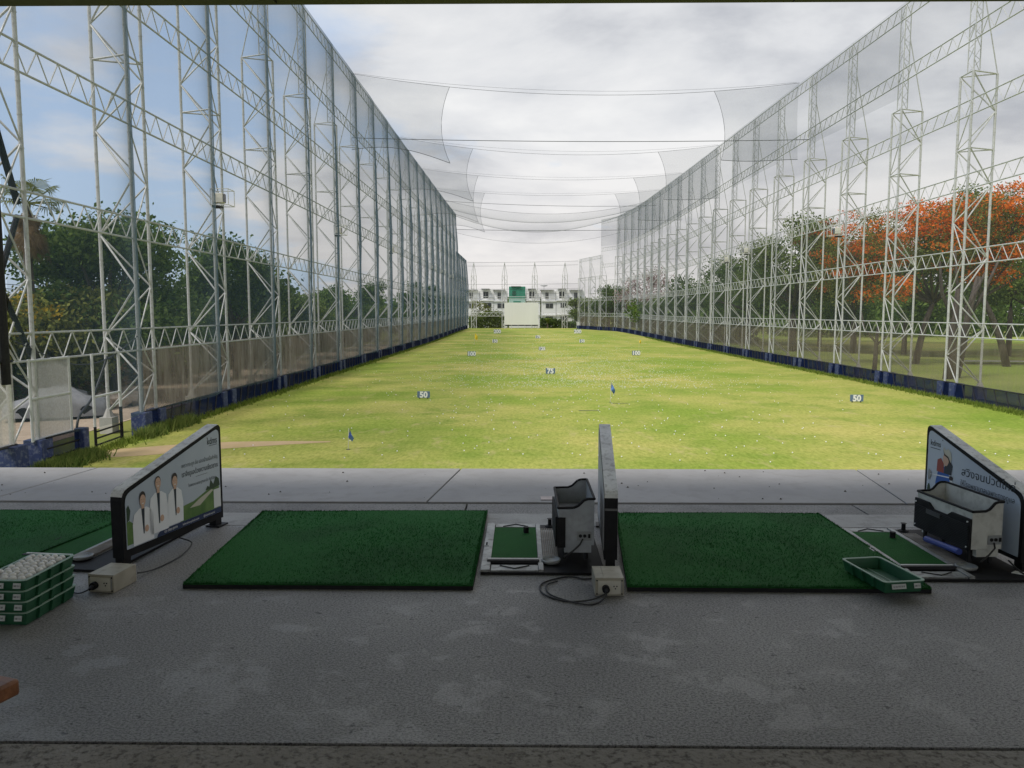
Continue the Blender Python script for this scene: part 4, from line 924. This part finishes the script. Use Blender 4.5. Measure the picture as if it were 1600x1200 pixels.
# balls on the lawn
b = MB(); b.lathe([(.001, -.024)] + [(.024 * math.sin(R(a)), -.024 * math.cos(R(a))) for a in range(30, 180, 30)] + [(.001, .024)], n=8); fb = b.mesh('golf_ball', M_fieldball, True)
rg = np.random.default_rng(5); far = []; cnt = 0; cand = []
for i in range(3600):
    if rg.random() < .11: Y, X = rg.uniform(26, 62), rg.normal(3, 8)
    elif rg.random() < .75: Y = abs(rg.normal(0, 1)) * 24 + 52; X = rg.normal(4.5, 5.5 + (Y - 50) * .03)
    else: Y, X = rg.uniform(60, 175), rg.normal(4, 9)
    if -14.5 < X < 24 and Y < 180: cand.append((Y, X))
cand.sort()
for Y, X in cand:
    if cnt < 262:
        o = link('golf_ball', fb); o.location = (X, Y, gz(Y) + .023); tag(o, 'stray white golf ball lying on the range grass', 'golf ball', 'golf balls scattered on the lawn'); cnt += 1
    else: far.append((X, Y, gz(Y) + .024))
P = np.array(far); r_ = .0235 + .00008 * np.maximum(P[:, 1] - 60, 0)
dirs = np.array([(1, 0, 0), (0, 1, 0), (-1, 0, 0), (0, -1, 0), (0, 0, 1), (0, 0, -1)], float)
tri = [(0, 1, 4), (1, 2, 4), (2, 3, 4), (3, 0, 4), (1, 0, 5), (2, 1, 5), (3, 2, 5), (0, 3, 5)]
V = P[:, None, :] + dirs[None] * r_[:, None, None]; polys = np.stack([V[:, list(t_)] for t_ in tri], 1).reshape(-1, 3, 3)
o = link('golf_balls', npmesh('golf_balls', polys, M_fieldball)); tag(o, 'mass of white golf balls strewn over the middle of the lawn', 'golf balls', kind='stuff')

# ------------------------------------------------------------------ white screen and houses at the far end
t = empty('target_screen', (-.05, 224, gz(224))); tag(t, 'large blank white screen on short posts at the far end', 'screen')
m = MB(); m.box((0, 0, 4.35), (9.9, .25, 6.4)); m.obj('panel', pmat('screen_white', (.72, .72, .69), (.76, .76, .73), .6, .7, stretch=(1, 1, .1)), t)
for i in range(6):
    m = MB(); m.box((-4.8 + 1.92 * i, .1, .55), (.16, .16, 1.3)); m.obj('post', M_steel, t)
m = MB(); m.box((0, .3, .95), (9.7, .1, .3)); m.obj('rail', M_dark, t)
M_hw = pmat('house_white', (.76, .76, .75), (.81, .81, .80), .4, .8, coord='World')
M_glass = pmat('dark_glass', (.03, .035, .04), (.06, .065, .07), 1, .2)
M_roof = pmat('roof_grey', (.36, .36, .36), None, rough=.8)
M_gnet = pmat('green_cloth', (.03, .20, .13), (.05, .27, .18), 1, .8)
def house(X, w, H, label, style, Y=246):
    t = empty('town_house', (X, Y, 0)); tag(t, label, 'house', 'white town houses behind the range')
    m = MB(); m.box((0, 4.5, H * .36), (w - .06, 9, H * .72)); m.obj('wall', M_hw, t)
    m = MB(); m.box((0, 5.6, H * .86), (w - .06, 6.6, H * .28 - .05)); tp = m.obj('upper_wall', M_hw, t)
    for z in (H * .36, H * .72):
        m = MB(); m.box((0, -.15, z), (w - .05, .5, .32)); m.obj('floor_band', M_hw, t)
    m = MB(); m.box((-w * .1, 4.0, H + .1), (w * (.55 if style else .9), 10.2 if style else 7, .22)); m.obj('roof', M_roof, t)
    def win(cx, z, ww, hh, y=0, mat=M_glass):
        f = MB(); f.box((cx, y - .04, z), (ww + .16, .08, hh + .16)); fr = f.obj('window', pmat('window_frame', (.25, .25, .25), None), t)
        g = MB(); g.box((cx, y - .09, z), (ww, .04, hh)); g.obj('pane', mat, fr)
        g = MB(); g.box((cx, y - .12, z), (.06, .04, hh)); g.obj('mullion', M_white, fr)
    win(w * .05, H * .60, 2.2, 1.35); win(w * .05, H * .27, 2.2, 1.4)
    win(-w * .1, H * .86, 1.5 if style else .9, 1.9, 2.3)
    m = MB(); m.box((w * .3, .1, H * .72 + .6), (w * .35, .06, .9)); m.obj('balcony_rail', pmat('rail_grey', (.5, .5, .5), None), t)
    return t
def far_x(px, Y): return (px - 815) * Y / 1200
hx = [(738, 4.6), (761, 4.6), (782, 4.4), (833, 4.5), (857, 4.7), (880, 4.6), (902, 4.6)]
hl = ['white house beside the left net wall, behind the bare shrubs', 'white house second from the left net wall', 'white house just left of the green-wrapped one', 'white house just right of the green-wrapped one', 'white house under the satellite dish', 'white house behind the second mast from the right', 'white house partly behind the trees at right']
for i, ((px, w), l) in enumerate(zip(hx, hl)): house(far_x(px, 246), w, 12.3 + .3 * (i % 2), l, i % 2)
gh = house(far_x(809, 246), 5.6, 13.4, 'house wrapped in green scaffold cloth above the white screen', 1)
m = MB(); m.box((-.2, -.5, 11.5), (5.2, .2, 3.9)); cl = m.obj('scaffold_cloth', M_gnet, gh)
m = MB(); m.box((-.2, -.5, 8.2), (5.2, .16, 2.6)); m.obj('scaffold_cloth', pmat('pale_green_cloth', (.35, .52, .46), (.42, .58, .52), 1, .8), gh)
m = MB(); m.box((-1.2, -.64, 11.4), (1.1, .1, 1.4)); m.obj('window', pmat('green_glass', (.02, .09, .06), None), gh)
m = MB(); m.box((-.2, -.6, 8.2), (2.4, .1, 1.3)); m.obj('window', M_gnet, gh)
t = empty('satellite_dish', (far_x(850, 250), 252, 12.3)); tag(t, 'satellite dish on the roof of a white house', 'satellite dish')
m = MB(); m.lathe([(.0, 0), (.7, .12), (1.3, .45), (1.33, .47), (.7, .16), (0, .05)], (0, 0, 1.3), 14); m.obj('dish', M_steel, t, smooth=True)
m = MB(); m.tube((0, 0, 0), (0, 0, 1.35), .07, 6); m.obj('post', M_steel, t)
m = MB(); m.tube((0, 0, 1.35), (0, 0, 2.3), .04, 5); m.obj('feed_arm', M_steel, t)

# ------------------------------------------------------------------ vegetation
M_bark = pmat('bark', (.055, .042, .034), (.12, .095, .075), 2, .95, bump=.6, stretch=(4, 4, .6))
M_leafA = leafmat('leaf_deep_green', (.045, .09, .02), (.16, .225, .06))
M_leafB = leafmat('leaf_mid_green', (.075, .12, .03), (.21, .26, .07))
M_leafC = leafmat('leaf_olive', (.10, .125, .03), (.25, .26, .07))
M_flame = leafmat('flame_blossom', (.68, .14, .018), (.9, .28, .045), .4)
M_flameD = leafmat('flame_blossom_dull', (.36, .07, .025), (.55, .14, .04))
M_pink = leafmat('pink_blossom', (.32, .20, .19), (.48, .36, .34))
M_yel = leafmat('yellow_blossom', (.35, .24, .02), (.45, .33, .04))
M_dry = leafmat('dry_frond', (.16, .10, .05), (.30, .21, .12))
def leaf_polys(rg, cen, size, flat=.0):
    N = len(cen); a = rg.normal(size=(N, 3)); a /= np.linalg.norm(a, axis=1)[:, None]
    b_ = rg.normal(size=(N, 3)); 
    if flat: a[:, 2] *= (1 - flat); b_[:, 2] *= (1 - flat)
    b_ = np.cross(a, np.cross(b_, a)); b_ /= np.maximum(np.linalg.norm(b_, axis=1), 1e-6)[:, None]; a /= np.maximum(np.linalg.norm(a, axis=1), 1e-6)[:, None]
    s = size * (.6 + .8 * rg.random(N)); a *= s[:, None]; b_ *= (s * .55)[:, None]
    return np.stack([cen - a, cen - b_ * .9 + a * .1, cen + a, cen + b_], 1)
def crown_pts(rg, lobes, n, clump, shell=.5):
    """clump centres through the lobes' volume, thicker towards the outside, then leaves round each"""
    vol = np.array([l[3] * l[4] * l[5] for l in lobes]) ** .7; pick = rg.choice(len(lobes), n, p=vol / vol.sum()); L = np.array(lobes)[pick]
    d = rg.normal(size=(n, 3)); d /= np.linalg.norm(d, axis=1)[:, None]; r = rg.random(n) ** shell
    return L[:, :3] + d * r[:, None] * L[:, 3:6]
def tree(name, X, Y, h, lobes, mat, label, cat='tree', nclump=420, per=22, lsize=.22, csize=.55, seed=0, trunk=None, blossom=None, group=None, leanx=0, bark=None, flat=.0):
    """lobes are (x, y, z, rx, ry, rz) relative to the base"""
    lsize *= .68; per = int(per * 1.7); rg = np.random.default_rng(seed); r = random.Random(seed); T = empty(name, (X, Y, -.03)); tag(T, label, cat, group)
    cc = crown_pts(rg, lobes, nclump, 1); cen = np.repeat(cc, per, 0) + rg.normal(size=(nclump * per, 3)) * csize * np.array([1, 1, .62])
    link('crown', npmesh('crown', leaf_polys(rg, cen, lsize, flat), mat), T)
    if blossom:
        bm_, nb_, up_, ls = blossom
        bl = [(x, y, z + c * .25, a * 1.02, b_ * 1.02, c * 1.0) for x, y, z, a, b_, c in lobes]
        bc = crown_pts(rg, bl, nb_ * 3, 1, .25); zc_ = np.array([l[2] for l in lobes]).mean(); o_ = np.argsort(-(bc[:, 2] * up_ - bc[:, 1] * .6 + rg.normal(size=len(bc)) * 1.6))[:nb_]; bc = bc[o_]
        pb_ = int(per * 1.3); cen = np.repeat(bc, pb_, 0) + rg.normal(size=(len(bc) * pb_, 3)) * csize * np.array([.82, .82, .34]); ls *= .75; link('blossom', npmesh('blossom', leaf_polys(rg, cen, ls, .3), bm_), T)
    rad, fork = trunk or (.3, .35)
    m = MB(); fz = h * fork; top = Vector((leanx, 0, fz)); m.path([Vector((0, 0, -.1)), Vector((leanx * .25, 0, fz * .35)), Vector((leanx * .6, .05, fz * .7)), top], rad * 1.15, 8, rad * .72)
    for l in lobes:
        e = Vector(l[:3]); mid = top.lerp(e, .5) + Vector((r.uniform(-.4, .4), r.uniform(-.4, .4), r.uniform(-.1, .5)))
        m.path([top - Vector((0, 0, .2)), mid, e], rad * .55, 6, rad * .12)
        for k in range(3):
            d = Vector((r.uniform(-1, 1) * l[3], r.uniform(-1, 1) * l[4], r.uniform(-.2, .8) * l[5])) * .75; m.path([mid.lerp(e, .3 + .2 * k), e + d * .5 + Vector((0, 0, .2)), e + d], rad * .2, 5, rad * .05)
    m.obj('trunk', bark or M_bark, T, smooth=True, fix=False); return T
def big(L, k): return [tuple(v * k for v in l) for l in L]
def lob(seed, n, R_, zc, zr, sx=1.0):
    r = random.Random(seed); out_ = []
    for i in range(n):
        a = i * 2.4 + r.uniform(-.4, .4); d = R_ * (.25 + .5 * math.sqrt((i + .5) / n)); s = R_ * r.uniform(.30, .48)
        out_.append((d * math.cos(a) * sx, d * math.sin(a), zc + r.uniform(-1, 1) * zr, s, s, s * r.uniform(.6, .85)))
    return out_
GL, GR = 'trees beyond the left net wall', 'trees beyond the right net wall'
tree('broadleaf_tree', -24.6, 46, 12.0, lob(1, 12, 5.0, 6.9, 2.9), M_leafA, 'tall dark green tree behind the gate, largest on the left side', nclump=620, per=24, seed=1, group=GL)
tree('broadleaf_tree', -26.6, 42.5, 8.0, lob(2, 9, 4.2, 4.4, 1.9), M_leafC, 'olive tree with yellow blossom below the palm', nclump=520, per=22, seed=2, blossom=(M_yel, 22, .3, .16), group=GL)
tree('broadleaf_tree', -22.4, 60, 12.0, lob(3, 9, 3.6, 7.0, 3.0), M_leafA, 'dark tree behind the second bay of the left wall', nclump=520, per=22, seed=3, group=GL)
tree('broadleaf_tree', -26.5, 72, 9.0, lob(4, 8, 4.6, 4.9, 2.0), M_leafB, 'green tree behind the floodlit tower of the left wall', nclump=420, per=20, lsize=.25, seed=4, group=GL)
tree('broadleaf_tree', -27.5, 86, 9.6, lob(5, 9, 5.4, 4.6, 2.0), M_leafB, 'rounded green tree in the middle of the left row', nclump=420, per=18, lsize=.28, seed=5, group=GL)
tree('broadleaf_tree', -28, 103, 9.8, lob(6, 9, 5.2, 5.2, 2.2), M_leafA, 'dark rounded tree right of the middle of the left row', nclump=420, per=18, lsize=.3, seed=6, group=GL)
tree('broadleaf_tree', -26, 119, 12.3, lob(7, 8, 5.0, 6.6, 3.6), M_leafA, 'ragged tall tree rising above the far left row', nclump=340, per=18, lsize=.3, seed=7, group=GL)
tree('broadleaf_tree', -26, 139, 9.5, lob(8, 8, 5.6, 5.4, 2.4), M_leafB, 'green tree low behind the far bays of the left wall', nclump=340, per=16, lsize=.34, seed=8, group=GL)
tree('broadleaf_tree', -24, 165, 11, lob(9, 8, 5.2, 6.0, 3.0), M_leafA, 'dark tree near the far end of the left wall', nclump=300, per=16, lsize=.38, seed=9, group=GL)
tree('broadleaf_tree', -23, 190, 14, lob(10, 8, 5.0, 8.0, 4.0), M_leafA, 'dark tall tree at the far end of the left wall', nclump=300, per=16, lsize=.4, seed=10, group=GL)
tree('broadleaf_tree', -31, 46, 8.0, lob(31, 9, 5.0, 4.4, 1.9), M_leafB, 'leafy tree at the left edge below the palm', nclump=460, per=20, seed=31, group=GL)
tree('broadleaf_tree', -30, 57, 8.0, lob(32, 9, 6.0, 4.0, 2.0), M_leafA, 'low dark tree filling the gap under the tallest left tree', nclump=460, per=20, lsize=.28, seed=32, group=GL)
tree('broadleaf_tree', -31, 78, 8.0, lob(33, 9, 6.5, 3.8, 2.4), M_leafA, 'low dark tree filling the gap behind the left floodlight', nclump=420, per=20, lsize=.3, seed=33, group=GL)
# understorey along the road, right of way
def bank(name, x0, x1, y0, y1, h, n, mat, label, ls, seed):
    rg = np.random.default_rng(seed); c = np.stack([rg.uniform(x0, x1, n), rg.uniform(y0, y1, n), rg.random(n) ** .8 * h], 1)
    c[:, 2] *= .6 + .4 * np.sin(c[:, 1] * .35 + c[:, 0] * .2) ** 2
    o = link(name, npmesh(name, leaf_polys(rg, c, ls), mat)); o['kind'] = 'stuff'; return tag(o, label, 'undergrowth', kind='stuff')
bank('undergrowth', -37, -29.5, 24, 135, 5.5, 26000, M_leafA, 'dark undergrowth along the dirt road beyond the left wall', .32, 41)
bank('dry_scrub', -29.5, -27.5, 44, 150, 2.4, 9000, M_dry, 'dry brown scrub along the far side of the dirt road', .25, 42)
# palm at left
t = empty('palm_tree', (-26.6, 41.5, -.05)); tag(t, 'fan palm with a skirt of dead brown fronds near the left edge', 'palm tree', GL)
m = MB(); m.path([(0, 0, 0), (.1, 0, 4), (0, 0, 8), (.1, 0, 11.0)], .24, 8, .2); m.obj('trunk', M_bark, t, smooth=True)
def frond(az_, el_, L, rr, mat, nm, fan=True):
    m = MB(); q = Matrix.Rotation(az_, 3, 'Z'); dirv = q @ Vector((math.cos(el_), 0, math.sin(el_))); side_ = q @ Vector((0, 1, 0)); base_ = Vector((.1, 0, 11.0)); tip = base_ + dirv * L
    m.tube(base_, tip, .035, 5)
    upv = dirv.cross(side_)
    for k in range(21):
        a = (k - 10) / 10 * 1.7; d = dirv * math.cos(a) + side_ * math.sin(a); w = (side_ * math.cos(a) - dirv * math.sin(a)) * .032
        e = tip + d * rr * rnd.uniform(.8, 1.15) + Vector((0, 0, -.30 * rr * rnd.uniform(.4, 1.5))) ; mid = tip + d * rr * .6
        m.add([tip, mid - w, e, mid + w], [(0, 1, 2, 3)])
    m.obj(nm, mat, t, fix=False)
for k in range(15): frond(k * 2.4, R(rnd.uniform(-5, 65)), rnd.uniform(.9, 1.4), rnd.uniform(.8, 1.1), M_leafC, 'frond')
for k in range(24): frond(k * 2.4, R(rnd.uniform(-89, -68)), rnd.uniform(.5, 2.7), rnd.uniform(.6, .95), M_dry, 'dead_frond')
# utility pole and its wires
t = empty('utility_pole', (-26.3, 58.5, 0)); tag(t, 'grey concrete utility pole in front of the left trees', 'utility pole')
m = MB(); m.tube((0, 0, 0), (0, 0, 7.4), .16, 8, .11); m.obj('pole', pmat('pole_concrete', (.34, .34, .32), (.42, .42, .4), 1, .8), t)
for z in (7.0, 6.4): m = MB(); m.box((0, 0, z), (1.6, .1, .1)); m.obj('cross_arm', M_steel, t)
for k, z in enumerate((7.1, 6.85, 6.5, 6.2)): wire((-26.3 + (-.6 + .4 * k), 58.5, z), (-27.8, 30, z), .5, .018, f'{("top", "second", "third", "lowest")[k]} overhead wire running from the utility pole', group='overhead wires')

# right side
tree('flame_tree', 39.8, 78, 16.5, big([(-4.6, 0, 9.2, 2.9, 3, 2.2), (-4.2, -2, 6.4, 2.6, 2.4, 1.5), (3.4, -2.5, 7.6, 2.6, 2.4, 1.4), (-7.2, 0, 9.4, 2.6, 3, 2.0), (-1, -2, 11.2, 3.2, 3, 1.9), (2.6, -1, 11.0, 3.0, 3, 1.8), (5.4, 1, 9.6, 2.8, 3, 1.9), (-6.4, 1, 7.0, 2.4, 3, 2.0), (1, 2, 9.4, 3.4, 3, 2), (-3, 2, 12.2, 2.6, 2.6, 1.3)], 1.17), M_leafC, 'orange flame tree behind the third and fourth towers of the right wall', nclump=520, per=24, lsize=.17, csize=.6, seed=11, blossom=(M_flame, 210, .15, .17), trunk=(.32, .38), group=GR, leanx=1.5)
tree('flame_tree', 46.5, 74, 17, big([(-3.6, 0, 11.4, 3, 3, 1.8), (0, -1, 12.3, 3.4, 3, 1.7), (3.6, 0, 11.8, 3.2, 3, 1.8), (-1, 1, 9.2, 3.4, 3, 2), (5.8, 1, 9.8, 2.8, 3, 2), (-5.4, 0, 9.4, 2.4, 2.6, 1.6)], 1.2), M_leafC, 'orange flame tree by the right edge with a leaning trunk', nclump=520, per=24, lsize=.17, csize=.6, seed=12, blossom=(M_flame, 170, .2, .17), trunk=(.32, .4), group=GR, leanx=-2.8)
tree('flame_tree', 42.5, 99, 16.5, lob(13, 10, 6.2, 10.6, 3.6), M_leafC, 'dull red flame tree left of the brightest one', nclump=380, per=22, lsize=.2, seed=13, blossom=(M_flameD, 190, .1, .21), trunk=(.4, .35), group=GR)
tree('broadleaf_tree', 36.5, 104, 18.5, lob(14, 11, 7.4, 11.5, 4.2), M_leafB, 'broad green tree left of the flame trees', nclump=560, per=22, lsize=.27, csize=.7, seed=14, trunk=(.5, .35), group=GR)
tree('broadleaf_tree', 37.5, 128, 16, lob(15, 11, 8.5, 9.5, 3.6), M_leafA, 'dark spreading tree in the middle of the right row', nclump=480, per=20, lsize=.32, csize=.75, seed=15, trunk=(.5, .35), group=GR)
tree('broadleaf_tree', 35.5, 150, 13.5, lob(16, 9, 7.0, 7.5, 3.0), M_leafA, 'dark tree left of the dark spreading one', nclump=360, per=18, lsize=.36, csize=.75, seed=16, group=GR)
tree('blossom_tree', 31.0, 192, 16.5, lob(17, 12, 7.5, 11.5, 3.0), M_pink, 'thin pale pink tree towards the far end of the right wall', nclump=200, per=9, lsize=.36, csize=.7, seed=17, trunk=(.3, .4), group=GR)
tree('broadleaf_tree', 30, 172, 9.5, lob(18, 9, 6.5, 5.0, 2.0), M_leafA, 'low dark tree in front of the pink one', nclump=320, per=16, lsize=.4, csize=.8, seed=18, group=GR)
tree('broadleaf_tree', 24.5, 216, 13.5, lob(19, 9, 5.2, 8.6, 3.0), M_leafA, 'dark round tree behind the low part of the right wall', nclump=320, per=16, lsize=.42, csize=.8, seed=19, group=GR)
tree('broadleaf_tree', 18.6, 239, 11, lob(20, 8, 4.0, 6.2, 2.6), M_leafB, 'green tree at the corner of the far net', nclump=240, per=14, lsize=.45, csize=.8, seed=20, group=GR)
tree('broadleaf_tree', 58.5, 93, 21, lob(21, 11, 8.5, 13.2, 4.6), M_leafB, 'tall green tree behind the flame trees by the right edge', nclump=560, per=20, lsize=.28, csize=.7, seed=21, group=GR)
tree('broadleaf_tree', 66, 101, 17.5, lob(34, 11, 8, 10, 4.2), M_leafB, 'green tree farthest towards the right edge', nclump=480, per=18, lsize=.28, csize=.7, seed=34, group=GR)
tree('broadleaf_tree', 47.5, 96, 15.5, lob(22, 11, 8, 8.6, 3.6), M_leafA, 'dark tree behind the gap between two flame trees', nclump=480, per=18, lsize=.32, csize=.7, seed=22, group=GR)
tree('broadleaf_tree', 45.5, 118, 15, lob(35, 11, 8, 7.6, 3.6), M_leafA, 'dark tree behind the dull red flame tree', nclump=420, per=18, lsize=.36, csize=.7, seed=35, group=GR)
for k, (X, Y, le, h, lb) in enumerate(((33.2, 60, .5, 7, 'pair of old trunks standing on the fairway, nearer one'), (34.6, 61.5, 1.4, 8, 'pair of old trunks standing on the fairway, farther one'), (42.3, 57, -2.4, 8.5, 'leaning trunk forked low over the fairway'), (30.2, 66, .2, 4, 'slim trunk left of the pair of old trunks'), (38.0, 55.5, .3, 7.5, 'rough upright trunk right of the leaning trunk'))):
    T = empty('tree_trunk', (X, Y, -.05)); tag(T, lb, 'tree trunk', 'bare trunks under the flame trees'); m = MB(); r0 = (.42, .36, .27, .22, .27)[k]
    m.path([(0, 0, 0), (le * .3, 0, h * .3), (le * .6, .1, h * .65), (le, 0, h)], r0, 9, r0 * .55); m.obj('trunk', M_bark, T, smooth=True)
    m = MB(); m.path([(le * .6, .1, h * .6), (le * .6 + 1.2, .2, h * .85), (le * .6 + 2.2, 0, h * 1.2)], r0 * .5, 7, r0 * .2); m.path([(le * .6, .1, h * .65), (le * .6 - 1.0, .2, h * .95), (le * .6 - 1.4, 0, h * 1.3)], r0 * .45, 7, r0 * .2); m.obj('limb', M_bark, T, smooth=True, fix=False)
bank('undergrowth', 56, 150, 158, 190, 13, 26000, M_leafA, 'dark undergrowth at the back of the fairway', .5, 43)
bank('undergrowth', 31, 42, 135, 205, 6.0, 15000, M_leafA, 'dark undergrowth along the right row of trees', .5, 44)
bank('far_wood', -120, 160, 275, 300, 11, 24000, M_leafA, 'far-off wood closing the view behind the houses', .9, 45)
bank('hedge', -16, -5.5, 232.5, 235.5, 5.6, 3600, M_leafB, 'ragged dry hedge behind the far net, left of the white screen', .3, 46)
bank('hedge', 5.6, 16.5, 232.5, 235.5, 3.6, 3600, M_leafA, 'dark hedge behind the far net, right of the white screen', .3, 47)
bank('hedge', -15.5, -6, 236, 238, 9.0, 1500, M_leafC, 'thin tall shrubs in front of the white houses', .3, 48)
t = empty('banana_clump', (7.8, 230, gz(230))); tag(t, 'leafy banana clump beside the white screen', 'plant')
for k in range(9):
    a = k * 2.4; m = MB(); L = rnd.uniform(2.6, 3.8)
    P_ = lambda u: Vector((math.cos(a) * L * .5 * u * u, math.sin(a) * L * .4 * u * u, 1.2 + L * (u - .42 * u * u)))
    pts_ = [P_(i / 6) for i in range(7)]; s_ = Vector((-math.sin(a), math.cos(a), 0)) * .42
    m.grid(lambda u, v: P_(u) + s_ * (v * 2 - 1) * math.sin(math.pi * min(.98, u * .9 + .08)), 6, 2); m.obj('leaf', M_leafB, t, fix=False)
m = MB(); m.tube((0, 0, 0), (0, 0, 1.6), .22, 8, .12); m.obj('stem', M_bark, t)
# grass fringe at the wall feet
def tufts(name, n, fx, label, seed, hmax, mat):
    rg = np.random.default_rng(seed); p = np.array([fx(rg) for _ in range(n)]); a = rg.random(n) * 6.283; h = hmax * (.35 + .65 * rg.random(n)); w = .02 + .018 * rg.random(n)
    z = np.array([gz(y) for y in p[:, 1]]); c_, s_ = np.cos(a) * w, np.sin(a) * w; ln = rg.normal(size=(n, 2)) * h[:, None] * .35
    polys = np.stack([np.stack([p[:, 0] - c_, p[:, 1] - s_, z], 1), np.stack([p[:, 0] + c_, p[:, 1] + s_, z], 1), np.stack([p[:, 0] + ln[:, 0], p[:, 1] + ln[:, 1], z + h], 1)], 1)
    o = link(name, npmesh(name, polys, mat)); return tag(o, label, 'grass', kind='stuff')
M_blade = leafmat('grass_blade', (.09, .15, .02), (.24, .29, .06)); M_mown = leafmat('mown_blade', (.20, .27, .04), (.36, .35, .11)); M_weed = leafmat('weed_leaf', (.07, .13, .03), (.24, .28, .08))
tufts('grass', 9000, lambda g: (LX + .25 + abs(g.normal()) * .3, 22 + 180 * g.random() ** 2), 'longer grass fringing the foot of the left net wall', 51, .32, M_blade)
tufts('grass', 9000, lambda g: (RX - .35 - abs(g.normal()) * .3, 36 + 120 * g.random() ** 1.6), 'longer grass fringing the foot of the right net wall', 52, .3, M_blade)
tufts('weeds', 5000, lambda g: (LX + .45 + abs(g.normal()) * .35, 24.0 + 2.9 * g.random()), 'green weeds growing round the navy footings by the gate', 53, .42, M_weed)
tufts('weeds', 2600, lambda g: (LX + .35 + abs(g.normal()) * .25, 30.5 + 5 * g.random()), 'weeds along the skirt just past the gate', 54, .55, M_weed)

# ------------------------------------------------------------------ floodlights on the towers
def make_flood():
    t = empty('floodlight', (0, 0, 0))
    m = MB(); m.box((0, 0, .1), (.5, .42, .5)); m.obj('housing', pmat('lamp_white', (.6, .58, .52), (.68, .66, .6), 5, .5), t, bevel=.03)
    m = MB(); m.box((.26, 0, .1), (.03, .36, .42)); m.obj('glass', M_glass, t)
    m = MB()
    c = [(a, b_, e) for a in (-.3, .62) for b_ in (-.42, .42) for e in (-.28, .52)]
    for i in range(8):
        for j in range(i + 1, 8):
            if sum(abs(c[i][k] - c[j][k]) > 1e-6 for k in range(3)) == 1: m.tube(c[i], c[j], .022, 5)
    m.obj('guard_frame', M_steel, t)
    m = MB(); m.box((-.1, 0, -.34), (.4, .5, .1)); m.obj('bracket', M_dark, t); return t
fl0 = make_flood(); fl0.location = (LX + .38, 40.2, 10.9); tag(fl0, 'boxy white floodlight in a wire frame on the third left tower', 'floodlight', 'floodlights on the net walls')
for X, Y, z, s, lb in ((LX + .4, 66.2, 12.0, 1.0, 'floodlight halfway up the sixth left tower'), (LX + .4, 93.2, 12.6, 1, 'floodlight on the ninth left tower'), (LX + .4, 136, 13.0, 1.0, 'floodlight on the fourteenth left tower'), (LX + .4, 153, 13.2, 1, 'floodlight on the sixteenth left tower'), (LX + .4, 170, 13.0, 1, 'floodlight on the eighteenth left tower'),
                       (RX - .7, 62.3, 11.5, 1, 'framed floodlight before the brightest flame tree'), (RX - .7, 87.4, 12.0, 1, 'framed floodlight before the broad green tree'), (RX - .7, 95.7, 11.6, 1, 'framed floodlight before the dark spreading tree')):
    o = dup(fl0, (X, Y, z), 0 if X < 0 else math.pi); o['label'] = lb
print('objects', len(bpy.data.objects))
